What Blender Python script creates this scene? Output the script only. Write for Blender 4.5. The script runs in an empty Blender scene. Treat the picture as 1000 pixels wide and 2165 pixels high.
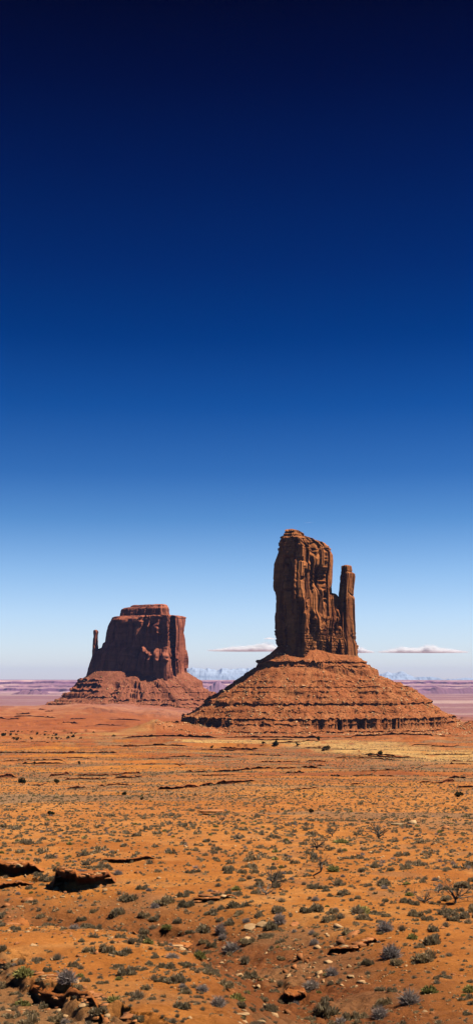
import bpy, bmesh, math, random
import numpy as np
from mathutils import Vector

random.seed(7)
RNG = np.random.default_rng(7)
SC = bpy.context.scene
COL = SC.collection
F = 2600.0          # focal length in photo pixels (photo is 1000 x 2165)
HOR = 1436.0        # eye level line in the photo
UC = 500.0

# ------------------------------------------------------------------ numpy noise
def _h(ix, iy, seed):
    a = (ix.astype(np.int64) * 374761393 + iy.astype(np.int64) * 668265263 + seed * 974634777) & 0xFFFFFFFF
    a = ((a ^ (a >> 13)) * 1274126177) & 0xFFFFFFFF
    a = (a ^ (a >> 16)) & 0xFFFFFFFF
    a = (a * 2246822519) & 0xFFFFFFFF
    a = a ^ (a >> 15)
    return (a & 0xFFFFFF) / float(0x1000000)

_pg = np.random.default_rng(99)
_PERM = _pg.permutation(4096).astype(np.int32)
_GA = _pg.random(4096) * 2 * math.pi
_GX = np.cos(_GA).astype(np.float32); _GY = np.sin(_GA).astype(np.float32)

def gnoise(x, y, seed=0):
    x = np.asarray(x, np.float64); y = np.asarray(y, np.float64)
    x0 = np.floor(x); y0 = np.floor(y)
    fx = (x - x0).astype(np.float32); fy = (y - y0).astype(np.float32)
    ix = x0.astype(np.int32) + np.int32((seed * 131) % 4096); iy = y0.astype(np.int32) + np.int32((seed * 57) % 4096)
    u = fx * fx * fx * (fx * (fx * 6 - 15) + 10); v = fy * fy * fy * (fy * (fy * 6 - 15) + 10)
    a0 = _PERM[ix & 4095]; a1 = _PERM[(ix + 1) & 4095]
    def gr(a, jy, dx, dy):
        k = _PERM[(a + jy) & 4095]
        return _GX[k] * dx + _GY[k] * dy
    n00 = gr(a0, iy, fx, fy); n10 = gr(a1, iy, fx - 1, fy); n01 = gr(a0, iy + 1, fx, fy - 1); n11 = gr(a1, iy + 1, fx - 1, fy - 1)
    a = n00 + (n10 - n00) * u; b = n01 + (n11 - n01) * u
    return (a + (b - a) * v) * 1.5

def fbm(x, y, seed=0, octv=4, gain=0.5):
    s = 0; a = 1.0; t = 0; f = 1.0
    for i in range(octv):
        s = s + a * gnoise(np.asarray(x) * f + 13.7 * i, np.asarray(y) * f - 7.1 * i, seed + i * 17)
        t += a; a *= gain; f *= 2.03
    return s / t * 1.25

def worley(x, y, seed=0, off=False):
    x = np.asarray(x, float); y = np.asarray(y, float)
    x0 = np.floor(x); y0 = np.floor(y)
    f1 = np.full(x.shape, 9.0); f2 = np.full(x.shape, 9.0); cid = np.zeros(x.shape); ox = np.zeros(x.shape)
    for dx in (-1, 0, 1):
        for dy in (-1, 0, 1):
            cx = x0 + dx; cy = y0 + dy
            px = cx + _h(cx, cy, seed); py = cy + _h(cx, cy, seed + 5)
            d = np.hypot(px - x, py - y)
            r = _h(cx, cy, seed + 9)
            near = d < f1
            f2 = np.where(near, f1, np.minimum(f2, d))
            cid = np.where(near, r, cid); ox = np.where(near, x - px, ox); f1 = np.where(near, d, f1)
    return (f1, f2, cid, ox) if off else (f1, f2, cid)

def sstep(a, b, x):
    t = np.clip((x - a) / (b - a), 0, 1)
    return t * t * (3 - 2 * t)

# ------------------------------------------------------------------ mesh helpers
def mk(name, V, Fc, mat=None, parent=None, cols=None, smooth=False):
    V = np.ascontiguousarray(V, dtype=np.float32); Fc = np.ascontiguousarray(Fc, dtype=np.int32)
    me = bpy.data.meshes.new(name)
    k = Fc.shape[1]; n = len(Fc)
    me.vertices.add(len(V)); me.vertices.foreach_set('co', V.ravel())
    me.loops.add(n * k); me.loops.foreach_set('vertex_index', Fc.ravel())
    me.polygons.add(n)
    me.polygons.foreach_set('loop_start', np.arange(0, n * k, k, dtype=np.int32))
    me.update(calc_edges=True)
    if smooth:
        me.polygons.foreach_set('use_smooth', np.ones(n, dtype=bool))
    if cols is not None:
        at = me.color_attributes.new('tone', 'FLOAT_COLOR', 'POINT')
        c = np.ones((len(V), 4), dtype=np.float32); c[:, :3] = cols
        at.data.foreach_set('color', c.ravel())
    if mat: me.materials.append(mat)
    o = bpy.data.objects.new(name, me)
    COL.objects.link(o)
    if parent: o.parent = parent
    return o

def grid_faces(nr, nc, wrap=False):
    i = np.arange(nr - 1)[:, None]; j = np.arange(nc if wrap else nc - 1)[None, :]
    j2 = (j + 1) % nc
    a = i * nc + j; b = i * nc + j2; c = (i + 1) * nc + j2; d = (i + 1) * nc + j
    return np.stack([a, b, c, d], -1).reshape(-1, 4)

def empty(name, loc=(0, 0, 0), rz=0.0):
    o = bpy.data.objects.new(name, None); COL.objects.link(o)
    o.location = loc; o.rotation_euler = (0, 0, rz); o.empty_display_size = 0.3
    return o

def tag(o, label=None, cat=None, group=None, kind=None):
    if label: o['label'] = label
    if cat: o['category'] = cat
    if group: o['group'] = group
    if kind: o['kind'] = kind
    return o

# ------------------------------------------------------------------ materials
class NT:
    def __init__(s, name, rough=0.95, spec=0.15):
        m = bpy.data.materials.new(name); m.use_nodes = True
        s.m = m; s.n = m.node_tree.nodes; s.l = m.node_tree.links
        s.b = s.n['Principled BSDF']
        s.b.inputs['Roughness'].default_value = rough
        s.b.inputs['Specular IOR Level'].default_value = spec
    def new(s, t, **kw):
        n = s.n.new(t)
        for k, v in kw.items(): setattr(n, k, v)
        return n
    def link(s, a, b): s.l.new(a, b)
    def coord(s, scale=(1, 1, 1), obj=False):
        t = s.new('ShaderNodeTexCoord'); mp = s.new('ShaderNodeMapping'); mp.inputs['Scale'].default_value = scale
        if obj: s.link(t.outputs['Object'], mp.inputs[0])
        else:
            g = s.new('ShaderNodeNewGeometry'); s.link(g.outputs['Position'], mp.inputs[0])
        return mp.outputs[0]
    def noise(s, vec, scale, detail=6, rough=0.6, dist=0):
        n = s.new('ShaderNodeTexNoise'); n.inputs['Scale'].default_value = scale
        n.inputs['Detail'].default_value = detail; n.inputs['Roughness'].default_value = rough
        n.inputs['Distortion'].default_value = dist
        s.link(vec, n.inputs['Vector']); return n.outputs['Fac']
    def ramp(s, fac, stops):
        r = s.new('ShaderNodeValToRGB'); e = r.color_ramp.elements
        while len(e) < len(stops): e.new(0.5)
        for q, (p, c) in zip(e, stops):
            q.position = p; q.color = (*c, 1) if len(c) == 3 else c
        s.link(fac, r.inputs[0]); return r.outputs[0]
    def mix(s, fac, a, b, mode='MIX'):
        n = s.new('ShaderNodeMix', data_type='RGBA', blend_type=mode)
        for v, i in ((fac, 0), (a, 6), (b, 7)):
            if isinstance(v, (int, float)): n.inputs[i].default_value = v
            elif isinstance(v, tuple): n.inputs[i].default_value = (*v, 1)
            else: s.link(v, n.inputs[i])
        return n.outputs[2]
    def attr(s, name='tone'):
        a = s.new('ShaderNodeAttribute', attribute_name=name); return a.outputs['Color']
    def bump(s, h, strength, dist):
        b = s.new('ShaderNodeBump'); b.inputs['Strength'].default_value = strength; b.inputs['Distance'].default_value = dist
        s.link(h, b.inputs['Height']); s.link(b.outputs[0], s.b.inputs['Normal'])
    def color(s, c):
        if isinstance(c, tuple): s.b.inputs['Base Color'].default_value = (*c, 1)
        else: s.link(c, s.b.inputs['Base Color'])
        return s

G = lambda v: (v, v, v)

def soil_material():
    t = NT('desert soil')
    v = t.coord()
    base = t.attr()
    n1 = t.noise(v, 0.35, 5, 0.6); n2 = t.noise(v, 3.0, 6, 0.7); n3 = t.noise(v, 0.02, 4, 0.6)
    c = t.mix(1.0, base, t.ramp(n1, [(0.3, (0.80, 0.76, 0.72)), (0.7, (1.13, 1.15, 1.18))]), 'MULTIPLY')
    c = t.mix(1.0, c, t.ramp(n2, [(0.3, G(0.80)), (0.5, G(1.0)), (0.72, (1.12, 1.15, 1.2))]), 'MULTIPLY')
    c = t.mix(1.0, c, t.ramp(n3, [(0.35, (0.92, 0.84, 0.78)), (0.65, (1.06, 1.1, 1.12))]), 'MULTIPLY')
    n5 = t.noise(v, 9.0, 4, 0.8)
    c = t.mix(1.0, c, t.ramp(n5, [(0.33, G(0.55)), (0.42, G(1.0)), (0.62, G(1.0)), (0.70, (1.25, 1.4, 1.7))]), 'MULTIPLY')
    t.color(c)
    n4 = t.noise(v, 1.2, 9, 0.75)
    t.bump(n4, 0.8, 0.45)
    return t.m

def talus_material(name):
    t = NT(name)
    v = t.coord(); base = t.attr()
    n1 = t.noise(v, 0.09, 6, 0.65); n2 = t.noise(v, 0.5, 8, 0.75)
    c = t.mix(1.0, base, t.ramp(n1, [(0.3, (0.78, 0.72, 0.66)), (0.7, (1.14, 1.16, 1.2))]), 'MULTIPLY')
    c = t.mix(1.0, c, t.ramp(n2, [(0.36, (0.68, 0.64, 0.62)), (0.5, G(1.0)), (0.66, (1.25, 1.4, 1.55))]), 'MULTIPLY')
    t.color(c); t.bump(n2, 0.9, 2.6)
    return t.m

def cliff_material(name, light, dark, k=1.0):
    t = NT(name)
    v = t.coord((0.10 / k, 0.10 / k, 0.018 / k)); w = t.coord((0.02, 0.02, 0.25 / k)); q = t.coord((1 / k, 1 / k, 1 / k))
    n1 = t.noise(v, 1.0, 7, 0.68, 0.6); n2 = t.noise(w, 1.0, 4, 0.6); n3 = t.noise(q, 0.35, 7, 0.7); n4 = t.noise(q, 0.03, 3, 0.5)
    c = t.mix(t.ramp(n1, [(0.48, G(0.0)), (0.64, G(1.0))]), light, dark)
    c = t.mix(1.0, c, t.ramp(n2, [(0.3, (0.78, 0.74, 0.7)), (0.7, (1.15, 1.18, 1.2))]), 'MULTIPLY')
    c = t.mix(1.0, c, t.ramp(n3, [(0.32, G(0.86)), (0.68, G(1.12))]), 'MULTIPLY')
    c = t.mix(1.0, c, t.ramp(n4, [(0.35, (0.85, 0.8, 0.75)), (0.65, (1.15, 1.2, 1.2))]), 'MULTIPLY')
    t.color(c)
    q2 = t.coord((0.30 / k, 0.30 / k, 0.08 / k)); h = t.noise(q2, 1.0, 9, 0.7, 0.4)
    t.bump(h, 0.35, 1.2 * k)
    return t.m

def plant_material(name, trans=0.0):
    t = NT(name, 0.8, 0.2)
    oi = t.new('ShaderNodeObjectInfo')
    c = t.mix(1.0, t.attr(), t.ramp(oi.outputs['Random'], [(0.0, (0.78, 0.80, 0.82)), (0.5, (1.0, 0.98, 1.0)), (1.0, (1.25, 1.18, 1.08))]), 'MULTIPLY')
    t.color(c)
    tr = t.new('ShaderNodeBsdfTranslucent'); t.link(c, tr.inputs[0])
    ms = t.new('ShaderNodeMixShader'); ms.inputs[0].default_value = 0.35
    out = [q for q in t.n if q.type == 'OUTPUT_MATERIAL'][0]
    t.link(t.b.outputs[0], ms.inputs[1]); t.link(tr.outputs[0], ms.inputs[2]); t.link(ms.outputs[0], out.inputs[0])
    return t.m

def rock_material(name, a, b, scale=2.0):
    t = NT(name)
    v = t.coord(obj=True); oi = t.new('ShaderNodeObjectInfo')
    n1 = t.noise(v, scale, 6, 0.7)
    c = t.mix(t.ramp(n1, [(0.35, G(0.0)), (0.65, G(1.0))]), a, b)
    c = t.mix(1.0, c, t.ramp(oi.outputs['Random'], [(0.0, G(0.7)), (1.0, G(1.25))]), 'MULTIPLY')
    c = t.mix(1.0, c, t.attr(), 'MULTIPLY')
    t.color(c); t.bump(t.noise(v, scale * 4, 6, 0.7), 0.6, 0.05)
    return t.m

M_soil = soil_material()
M_talus = talus_material('talus scree')
M_cliff = cliff_material('varnished sandstone', (0.55, 0.185, 0.055), (0.20, 0.060, 0.025))
M_cliff2 = cliff_material('far red sandstone', (0.50, 0.148, 0.074), (0.25, 0.068, 0.045), 1.6)
M_shrub = plant_material('dry shrub leaves')
M_wood = rock_material('weathered dead wood', (0.14, 0.095, 0.062), (0.28, 0.20, 0.13), 6)
M_pale_wood = rock_material('bleached dead wood', (0.30, 0.24, 0.17), (0.42, 0.35, 0.26), 6)
M_rock = rock_material('red sandstone rock', (0.36, 0.115, 0.035), (0.56, 0.22, 0.075), 1.5)
M_rockpale = rock_material('pale sandstone rock', (0.52, 0.27, 0.11), (0.66, 0.42, 0.20), 1.5)

# ------------------------------------------------------------------ terrain profile
_tab = [(2165, 40), (2050, 60), (1950, 85), (1850, 122), (1750, 190), (1700, 270), (1650, 420), (1600, 740),
        (1575, 1000), (1560, 1350), (1552, 1600), (1548, 1900), (1530, 2500), (1510, 3300), (1490, 5000), (1475, 8000), (1466, 14000)]
_Y = np.array([0.5, 8, 20] + [y for p, y in _tab] + [70000.0])
_D = np.array([1.75, 3.4, 6.6] + [(p - HOR) / F * y for p, y in _tab] + [300.0])
_lg = np.linspace(math.log(0.5), math.log(70000), 3000)
_dd = np.interp(_lg, np.log(_Y), _D)
_kk = np.exp(-np.linspace(-2, 2, 61) ** 2); _kk /= _kk.sum()
_ds = np.convolve(np.pad(_dd, 30, mode='edge'), _kk, mode='valid')
def base_drop(r): return np.interp(np.log(np.maximum(r, 0.5)), _lg, _ds)
_by = np.exp(_lg); _bpy = HOR + F * _ds / _by       # pixel row of the plain profile at each range

def bp(px, py):
    """ground point of the plain profile seen at a photo position"""
    ok = _by > 20
    Y = float(np.interp(-py, -_bpy[ok], _by[ok]))
    return ((px - UC) / F * Y, Y)

def seg_dist(x, y, pts):
    """unsigned distance, side (+ = left of travel) to a polyline and position along it 0..1"""
    best = np.full(np.shape(x), 1e9); side = np.zeros(np.shape(x)); tt = np.zeros(np.shape(x))
    n = len(pts) - 1
    for i in range(n):
        ax, ay = pts[i]; bx, by_ = pts[i + 1]
        vx, vy = bx - ax, by_ - ay; L2 = vx * vx + vy * vy
        t = np.clip(((x - ax) * vx + (y - ay) * vy) / L2, 0, 1)
        dx = x - ax - t * vx; dy = y - ay - t * vy
        d = np.hypot(dx, dy); s = np.sign(vx * dy - vy * dx)
        m = d < best
        best = np.where(m, d, best); side = np.where(m, s, side); tt = np.where(m, (i + t) / n, tt)
    return best, side, tt

# the wash behind the near sand mound, running down to the right and round to the bottom of the picture
WASH = [bp(-260, 1905), bp(-60, 1930), bp(80, 1925), bp(220, 1938), bp(360, 1955), bp(480, 1990), bp(590, 2050), bp(640, 2110), bp(650, 2200), bp(690, 2400)]
# edge of the lower rocky ground in the bottom left corner
LIP = [bp(-300, 2000), bp(-80, 2015), bp(40, 2028), bp(75, 2070), bp(105, 2082), bp(160, 2090), bp(185, 2125), bp(240, 2140), bp(345, 2160), bp(480, 2260)]
_c = bp(178, 1866)
PITS = [(bp(32, 1858)[0], bp(32, 1858)[1] + 1.6, 2.6, 2.2, 0.9), (bp(345, 1934)[0], bp(345, 1934)[1] + 0.9, 1.6, 1.3, 0.5), (bp(778, 1984)[0], bp(778, 1984)[1] + 0.6, 1.1, 0.9, 0.6), (bp(630, 2040)[0], bp(630, 2040)[1], 0.55, 0.9, 0.7)]
# ledges: photo polyline of the foot, height (m), run-out length behind (m)
LEDGES = [
    ([(-120, 1868), (-40, 1862), (30, 1858), (70, 1848), (100, 1842)], 1.7, 14),
    ([(-100, 1838), (10, 1834), (60, 1828), (84, 1822)], 1.0, 8),
    ([(120, 1872), (150, 1874), (200, 1872), (228, 1860)], 2.3, 10),
    ([(-120, 1925), (0, 1918), (40, 1912), (66, 1905)], 1.7, 6),
    ([(255, 1918), (300, 1936), (350, 1942), (400, 1940)], 0.9, 9),
    ([(408, 1898), (450, 1898), (495, 1893)], 0.45, 5),
    ([(215, 1822), (260, 1822), (330, 1816)], 0.5, 9),
    ([(690, 2003), (715, 2000), (750, 1985), (800, 1968)], 0.7, 6),
    ([(470, 1978), (520, 1962), (560, 1955), (610, 1952)], 0.4, 5),
    ([(590, 2062), (625, 2056), (665, 2040)], 0.5, 4),
    ([(330, 1664), (400, 1668), (450, 1660), (515, 1656)], 2.1, 40),
    ([(-60, 1648), (0, 1646), (42, 1640)], 2.4, 50),
    ([(70, 1664), (100, 1662), (128, 1660)], 1.8, 35),
    ([(105, 1640), (150, 1638), (190, 1636)], 1.3, 40),
    ([(180, 1670), (240, 1668), (330, 1662)], 1.0, 40),
    ([(880, 1665), (930, 1662), (980, 1655)], 1.6, 40),
    ([(730, 1650), (800, 1648), (860, 1646)], 0.9, 40),
    ([(620, 1692), (700, 1688), (760, 1680)], 0.8, 30),
    ([(415, 1722), (450, 1722), (478, 1716)], 0.7, 14),
    ([(930, 1700), (980, 1694), (1060, 1690)], 0.9, 25),
    ([(640, 1625), (760, 1622), (900, 1612), (1040, 1612)], 1.6, 60),
    ([(-60, 1607), (120, 1606), (260, 1602), (420, 1606)], 2.2, 60),
    ([(250, 1585), (340, 1583), (470, 1580), (600, 1578)], 2.4, 80),
    ([(230, 1568), (360, 1565), (520, 1562), (700, 1562), (900, 1566), (1080, 1568)], 3.2, 90),
]
_LED = []
for pts, h, L in LEDGES:
    w = [bp(*p) for p in pts]
    _LED.append((np.array([p[0] / p[1] for p in w]), np.array([p[1] for p in w]), h, L))

NEAR = [
    ([(-140, 1850), (-60, 1848), (0, 1848), (50, 1846), (96, 1842)], 30, 0.8, 'black undercut bank of rock at the left edge, upper tier'),
    ([(-120, 1872), (0, 1869), (50, 1866), (72, 1862)], 14, 0.6, 'black undercut bank of rock at the left edge, second tier'),
    ([(108, 1868), (140, 1873), (180, 1875), (215, 1873), (246, 1866)], 36, 1.2, 'deep black cave like undercut in the bank left of centre'),
    ([(-120, 1930), (-10, 1920), (34, 1916), (74, 1908)], 30, 0.6, 'dark ledge low at the left edge above the sand mound'),
    ([(272, 1922), (305, 1936), (335, 1944), (372, 1946), (408, 1940)], 15, 1.0, 'thin dark undercut ledge above the rubble left of centre'),
    ([(404, 1899), (450, 1900), (500, 1895)], 8, 0.6, 'low orange ledge outcrop in the sand left of centre'),
    ([(212, 1823), (250, 1824), (330, 1818)], 8, 0.5, 'low ledge line behind the cave on the shrub plain'),
    ([(690, 1994), (715, 1996), (745, 1995), (775, 1988), (806, 1980)], 15, 0.9, 'broken undercut ledge of the slab pile right of centre'),
    ([(596, 2052), (620, 2058), (650, 2052)], 26, 0.9, 'dark pit edge in the brown debris'),
    ([(60, 2078), (100, 2092), (150, 2104), (190, 2128), (232, 2150)], 20, 0.7, 'jagged dark rock lip under the sand at lower left'),
    ([(-60, 2030), (0, 2032), (56, 2044)], 12, 0.5, 'short rock lip at the left edge above the rocky ground')]
_NR = []
for _p, _h0, _u, _l in NEAR:
    w = [bp(*p) for p in _p]; yy = np.array([p[1] for p in w])
    _NR.append((np.array([p[0] / p[1] for p in w]), yy, _h0 / F * float(yy.mean())))

def H(x, y):
    x = np.asarray(x, float); y = np.asarray(y, float)
    r = np.hypot(x, y)
    lo, hi = float(r.min()), float(r.max())
    z = -base_drop(r)
    # rolling relief
    if lo < 700: z = z + (0.5 * fbm(x / 17, y / 17, 3, 4) + 0.10 * fbm(x / 4.5, y / 4.5, 4, 2)) * sstep(6, 30, r) * (1 - sstep(300, 700, r))
    if lo < 200: z = z + 0.05 * fbm(x / 1.6, y / 1.6, 7, 3) * (1 - sstep(120, 200, r))
    if hi > 95: z = z + 1.0 * fbm(x / 70, y / 70, 5, 3) * sstep(95, 220, r)
    if hi > 350: z = z + 2.6 * fbm(x / 260, y / 200, 6, 3) * sstep(350, 800, r) * (1 - 0.5 * sstep(1500, 3000, r))
    if hi > 3500: z = z + 9 * fbm(x / 2200, y / 1500, 8, 3) * sstep(3500, 7000, r)
    if hi > 1200 and lo < 2100:      # low spurs running out from both sides of the tall butte's cone
        q = 1 + 0.35 * fbm(x / 30, y / 30, 12, 3)
        z = z + 15 * q * np.exp(-((x + 92) / 62) ** 2 - ((y - 1590) / 55) ** 2) + 13 * q * np.exp(-((x - 318) / 60) ** 2 - ((y - 1610) / 60) ** 2)
    if hi > 1700 and lo < 5000:      # low red swells in front of the broad butte
        q = fbm(x / 190, y / 190, 9, 4)
        z = z + (30 + 9 * q) * np.exp(-((x + 300) / 270) ** 2 - ((y - 2760) / 330) ** 2) + (16 + 6 * q) * np.exp(-((x + 560) / 330) ** 2 - ((y - 2500) / 260) ** 2)
    u = np.where(y > 1, x / np.maximum(y, 1), 9)
    if lo < 260:
        # near sand mound (left) and smooth slope (right)
        cx, cy = bp(230, 2010)
        z = z + 0.55 * np.exp(-((x - cx) / 13) ** 2 - ((y - cy) / 13) ** 2)
        # wash
        wx = x + 1.2 * fbm(x / 6, y / 6, 21, 3); wy = y + 1.2 * fbm(x / 6, y / 6, 22, 3)
        d, s, t = seg_dist(wx, wy, WASH)
        depth = np.interp(t, [0, 0.3, 0.55, 0.75, 1], [2.9, 2.7, 1.9, 1.4, 1.0])
        wid = np.interp(t, [0, 0.3, 0.6, 1], [9, 8, 5.5, 4.0])
        dn = d / np.where(s < 0, wid * 0.55, wid * 1.25)      # steep near side, long far side
        carve = depth * np.exp(-dn ** 2)
        rough = np.exp(-(d / (wid * 1.1)) ** 2)
        z = z - carve + rough * (0.45 * fbm(x / 2.6, y / 2.6, 23, 4) + 0.22 * np.abs(fbm(x / 1.1, y / 1.1, 24, 3)))
        # lip of the bottom left rocky ground
        d2, s2, t2 = seg_dist(x + 1.3 * fbm(x / 2.5, y / 2.5, 31, 4), y + 1.3 * fbm(x / 2.5, y / 2.5, 32, 4), LIP)
        sd = d2 * s2
        var = 0.35 + 0.65 * sstep(-0.2, 0.3, fbm(x / 5, y / 5, 34, 2))
        low = (1 - sstep(-0.5 - 1.2 * (1 - var), 0.05, sd)) * np.exp(-np.maximum(-sd, 0) / 22)
        z = z - 0.62 * low + np.where(sd < 0, 1, 0) * np.exp(-d2 / 12) * (0.30 * fbm(x / 1.9, y / 1.9, 33, 4) + 0.15 * np.abs(fbm(x / 0.8, y / 0.8, 35, 2)))
        for (cx, cy, ax, ay, dep) in PITS:
            e = ((x - cx + 0.35 * fbm(x / 1.2, y / 1.2, 36, 2)) / ax) ** 2 + ((y - cy) / ay) ** 2
            z = z - dep * (1 - sstep(0.6, 1.15, e))
    if lo < 200:
        for (uu, yy, h) in _NR:
            if hi < yy.min() * 0.85 or lo > yy.max() * 1.3: continue
            span = uu[-1] - uu[0]
            dd = y - np.interp(u, uu, yy)
            tap = sstep(uu[0] + 0.02 * span, uu[0] + 0.3 * span, u) * (1 - sstep(uu[-1] - 0.3 * span, uu[-1] - 0.02 * span, u)) * (y > 15)
            z = z + tap * h * (0.8 * sstep(0.8 * h, 2.2 * h, dd) * np.exp(-np.maximum(dd - 2.2 * h, 0) / (7 * h)) - 0.15 * np.exp(-((dd + 0.5 * h) / h) ** 2))
    # bedded strata breaking the surface between 350 m and 1500 m
    if hi > 330 and lo < 3200:
        warp = 0.9 * fbm(x / 340, y / 420, 51, 3) + 0.16 * fbm(x / 40, y / 60, 52, 3)
        lr = np.log(np.maximum(r, 1))
        tt = lr * 10.5 + warp
        fr = tt - np.floor(tt); fl = np.floor(tt)
        saw = sstep(0.0, 0.035, fr) * (1 - fr) ** 1.3
        m = sstep(-0.25, 0.25, fbm(x / 140, fl * 3.7, 53, 3)) * sstep(350, 520, r) * (1 - sstep(2900, 3200, r))
        z = z + saw * m * 0.0024 * np.minimum(r, 1900)
        tt = lr * 27 + warp * 2.2
        fr = tt - np.floor(tt); fl = np.floor(tt)
        saw = sstep(0.0, 0.10, fr) * (1 - fr)
        m = sstep(-0.1, 0.35, fbm(x / 110, fl * 2.1, 54, 3)) * sstep(380, 600, r) * (1 - sstep(2900, 3200, r))
        z = z + saw * m * 0.0014 * np.minimum(r, 1900)
    return z

# ------------------------------------------------------------------ buttes: shared height functions of the talus
YW, YE = 1700.0, 3150.0
def wx_(px, Y): return (px - UC) / F * Y
def zpx(py, Y): return (HOR - py) / F * Y

TAL = {}
TAL['w'] = dict(A=(wx_(613, YW), YW + 4), B=(wx_(733, YW), YW + 16), R=15.0,
    smooth=[(-60, 52), (0, 45), (9, 38), (22, 26), (42, 10), (62, -5), (98, -31), (135, -55), (170, -73), (200, -80), (245, -87), (330, -95)],
    band=[(-60, 52), (0, 45), (9, 38), (18, 31), (28, 25), (28.8, 17), (44, 8), (44.6, 5), (62, -3), (62.7, -5.5), (80, -15.5), (80.6, -18), (99, -28.5), (99.8, -34), (112, -40), (112.5, -43), (124, -48), (133, -51), (134, -63), (158, -71), (185, -76), (186, -79.5), (205, -80.5), (206, -83), (245, -87), (330, -95)],
    sc=1.0, seed=100)
TAL['e'] = dict(A=(wx_(250, YE), YE + 20), B=(wx_(340, YE), YE + 20), R=62.0,
    smooth=[(-90, 22), (0, 20), (30, -3), (86, -40), (125, -62), (170, -76), (260, -85), (400, -93), (600, -102)],
    band=[(-90, 22), (0, 20), (28, 2), (40, -6), (41.5, -22), (56, -27), (57, -32), (74, -35), (75.5, -47), (96, -52), (97, -57), (118, -60), (119, -67), (170, -76), (171, -79), (215, -81), (216, -84), (290, -88), (292, -91), (400, -96), (600, -103)],
    sc=1.7, seed=200)

def talH(x, y, key):
    T = TAL[key]; ax, ay = T['A']; bx, by_ = T['B']; k = T['sc']; sd = T['seed']
    vx, vy = bx - ax, by_ - ay
    t = np.clip(((x - ax) * vx + (y - ay) * vy) / (vx * vx + vy * vy), 0, 1)
    qx = x - ax - t * vx; qy = y - ay - t * vy
    d = np.hypot(qx, qy) - T['R']
    th = np.arctan2(y - (ay + by_) / 2, x - (ax + bx) / 2)
    g = fbm(x / (45 * k), y / (45 * k), sd + 1, 3)
    gul = fbm(th * 15.3 + 0.37, d / (160 * k), sd + 2, 3)                # down-slope gullies
    amp = sstep(5, 60, d)
    dj = d + amp * (8 * k * g + 2.2 * k * gul)
    fa = sstep(104, 124, dj) if key == 'w' else 1.0
    dfl = dj + (0.15 + 0.85 * fa) * 2.6 * k * np.abs(fbm(x / (7 * k), y / (7 * k), sd + 3, 3)) * 2 - 1.5 * k
    f1, f2, cid = worley(x / (12 * k), y / (12 * k), sd + 4)
    dfl = dfl + (cid - 0.5) * (0.5 + 3.2 * sstep(105, 125, dj)) * k
    S = np.array(T['smooth']); B = np.array(T['band'])
    zs = np.interp(dj, S[:, 0], S[:, 1]); zb = np.interp(dfl, B[:, 0], B[:, 1])
    if key == 'w':
        m1 = sstep(-0.12, 0.2, fbm(th * 4.0, zb / 14, sd + 5, 3))
        low = sstep(110, 128, dj)
        px = UC + F * x / y
        m3 = np.maximum(sstep(655, 668, px) * (1 - sstep(930, 955, px)), 0.75 * sstep(372, 384, px) * (1 - sstep(470, 500, px)))
        m3 = np.maximum(m3, 0.55 * sstep(0.05, 0.3, fbm(th * 6, zb * 0 + 9.2, sd + 6, 2)))
        rg = sstep(-0.5, -0.1, fbm(th * 7 + 2.2, d / 60, sd + 15, 3)); m1 = np.maximum(m1, rg * np.exp(-((dj - 28) / 7) ** 2)); m1 = np.maximum(m1, rg * np.exp(-((dj - 100) / 6) ** 2))
        m = m1 * (1 - low) + m3 * low
        m = np.maximum(m, 0.85 * sstep(168, 176, dj))
    else:
        px = UC + F * x / y
        m = np.maximum(sstep(-0.05, 0.35, fbm(th * 4, d / 120, sd + 5, 3)), (1 - sstep(165, 205, px)))
        m = np.maximum(m, sstep(400, 425, px))
        m = np.maximum(m, 0.8 * sstep(165, 175, dj))
    z = zs + (zb - zs) * m
    if key == 'w': z = z - 13 * sstep(0.1, 1.0, t) * (1 - sstep(25, 80, d))
    z = z + amp * (1.3 * k * fbm(x / (6 * k), y / (6 * k), sd + 7, 4) + 1.5 * k * (0.35 - f1) * sstep(10, 50, d) * (1 - sstep(200 * k, 260 * k, d)))
    return z, d, m

def Hall(x, y):
    z = H(x, y)
    x = np.asarray(x, float); y = np.asarray(y, float)
    near = (np.hypot(x - 115, y - 1720) < 330)
    if near.any():
        zt = talH(x[near], y[near], 'w')[0]; z[near] = np.maximum(z[near], zt)
    near = (np.hypot(x + 248, y - 3170) < 620)
    if near.any():
        zt = talH(x[near], y[near], 'e')[0]; z[near] = np.maximum(z[near], zt)
    return z

_marchY = np.exp(np.linspace(math.log(22), math.log(6000), 2600))
def locate(px, py):
    """ground point seen at a photo position (marching the real terrain)"""
    u = (px - UC) / F
    zr = (HOR - py) / F * _marchY
    hz = Hall(u * _marchY, _marchY)
    i = int(np.argmax(hz >= zr))
    Y = float(_marchY[i]); return (u * Y, Y, float(hz[i]))

def visible(x, y, z):
    """True where nothing of the terrain stands between the camera and the point"""
    ok = np.ones(len(x), bool)
    for t in np.linspace(0.45, 0.985, 34):
        ok &= H(x * t, y * t) < z * t
    return ok

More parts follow.
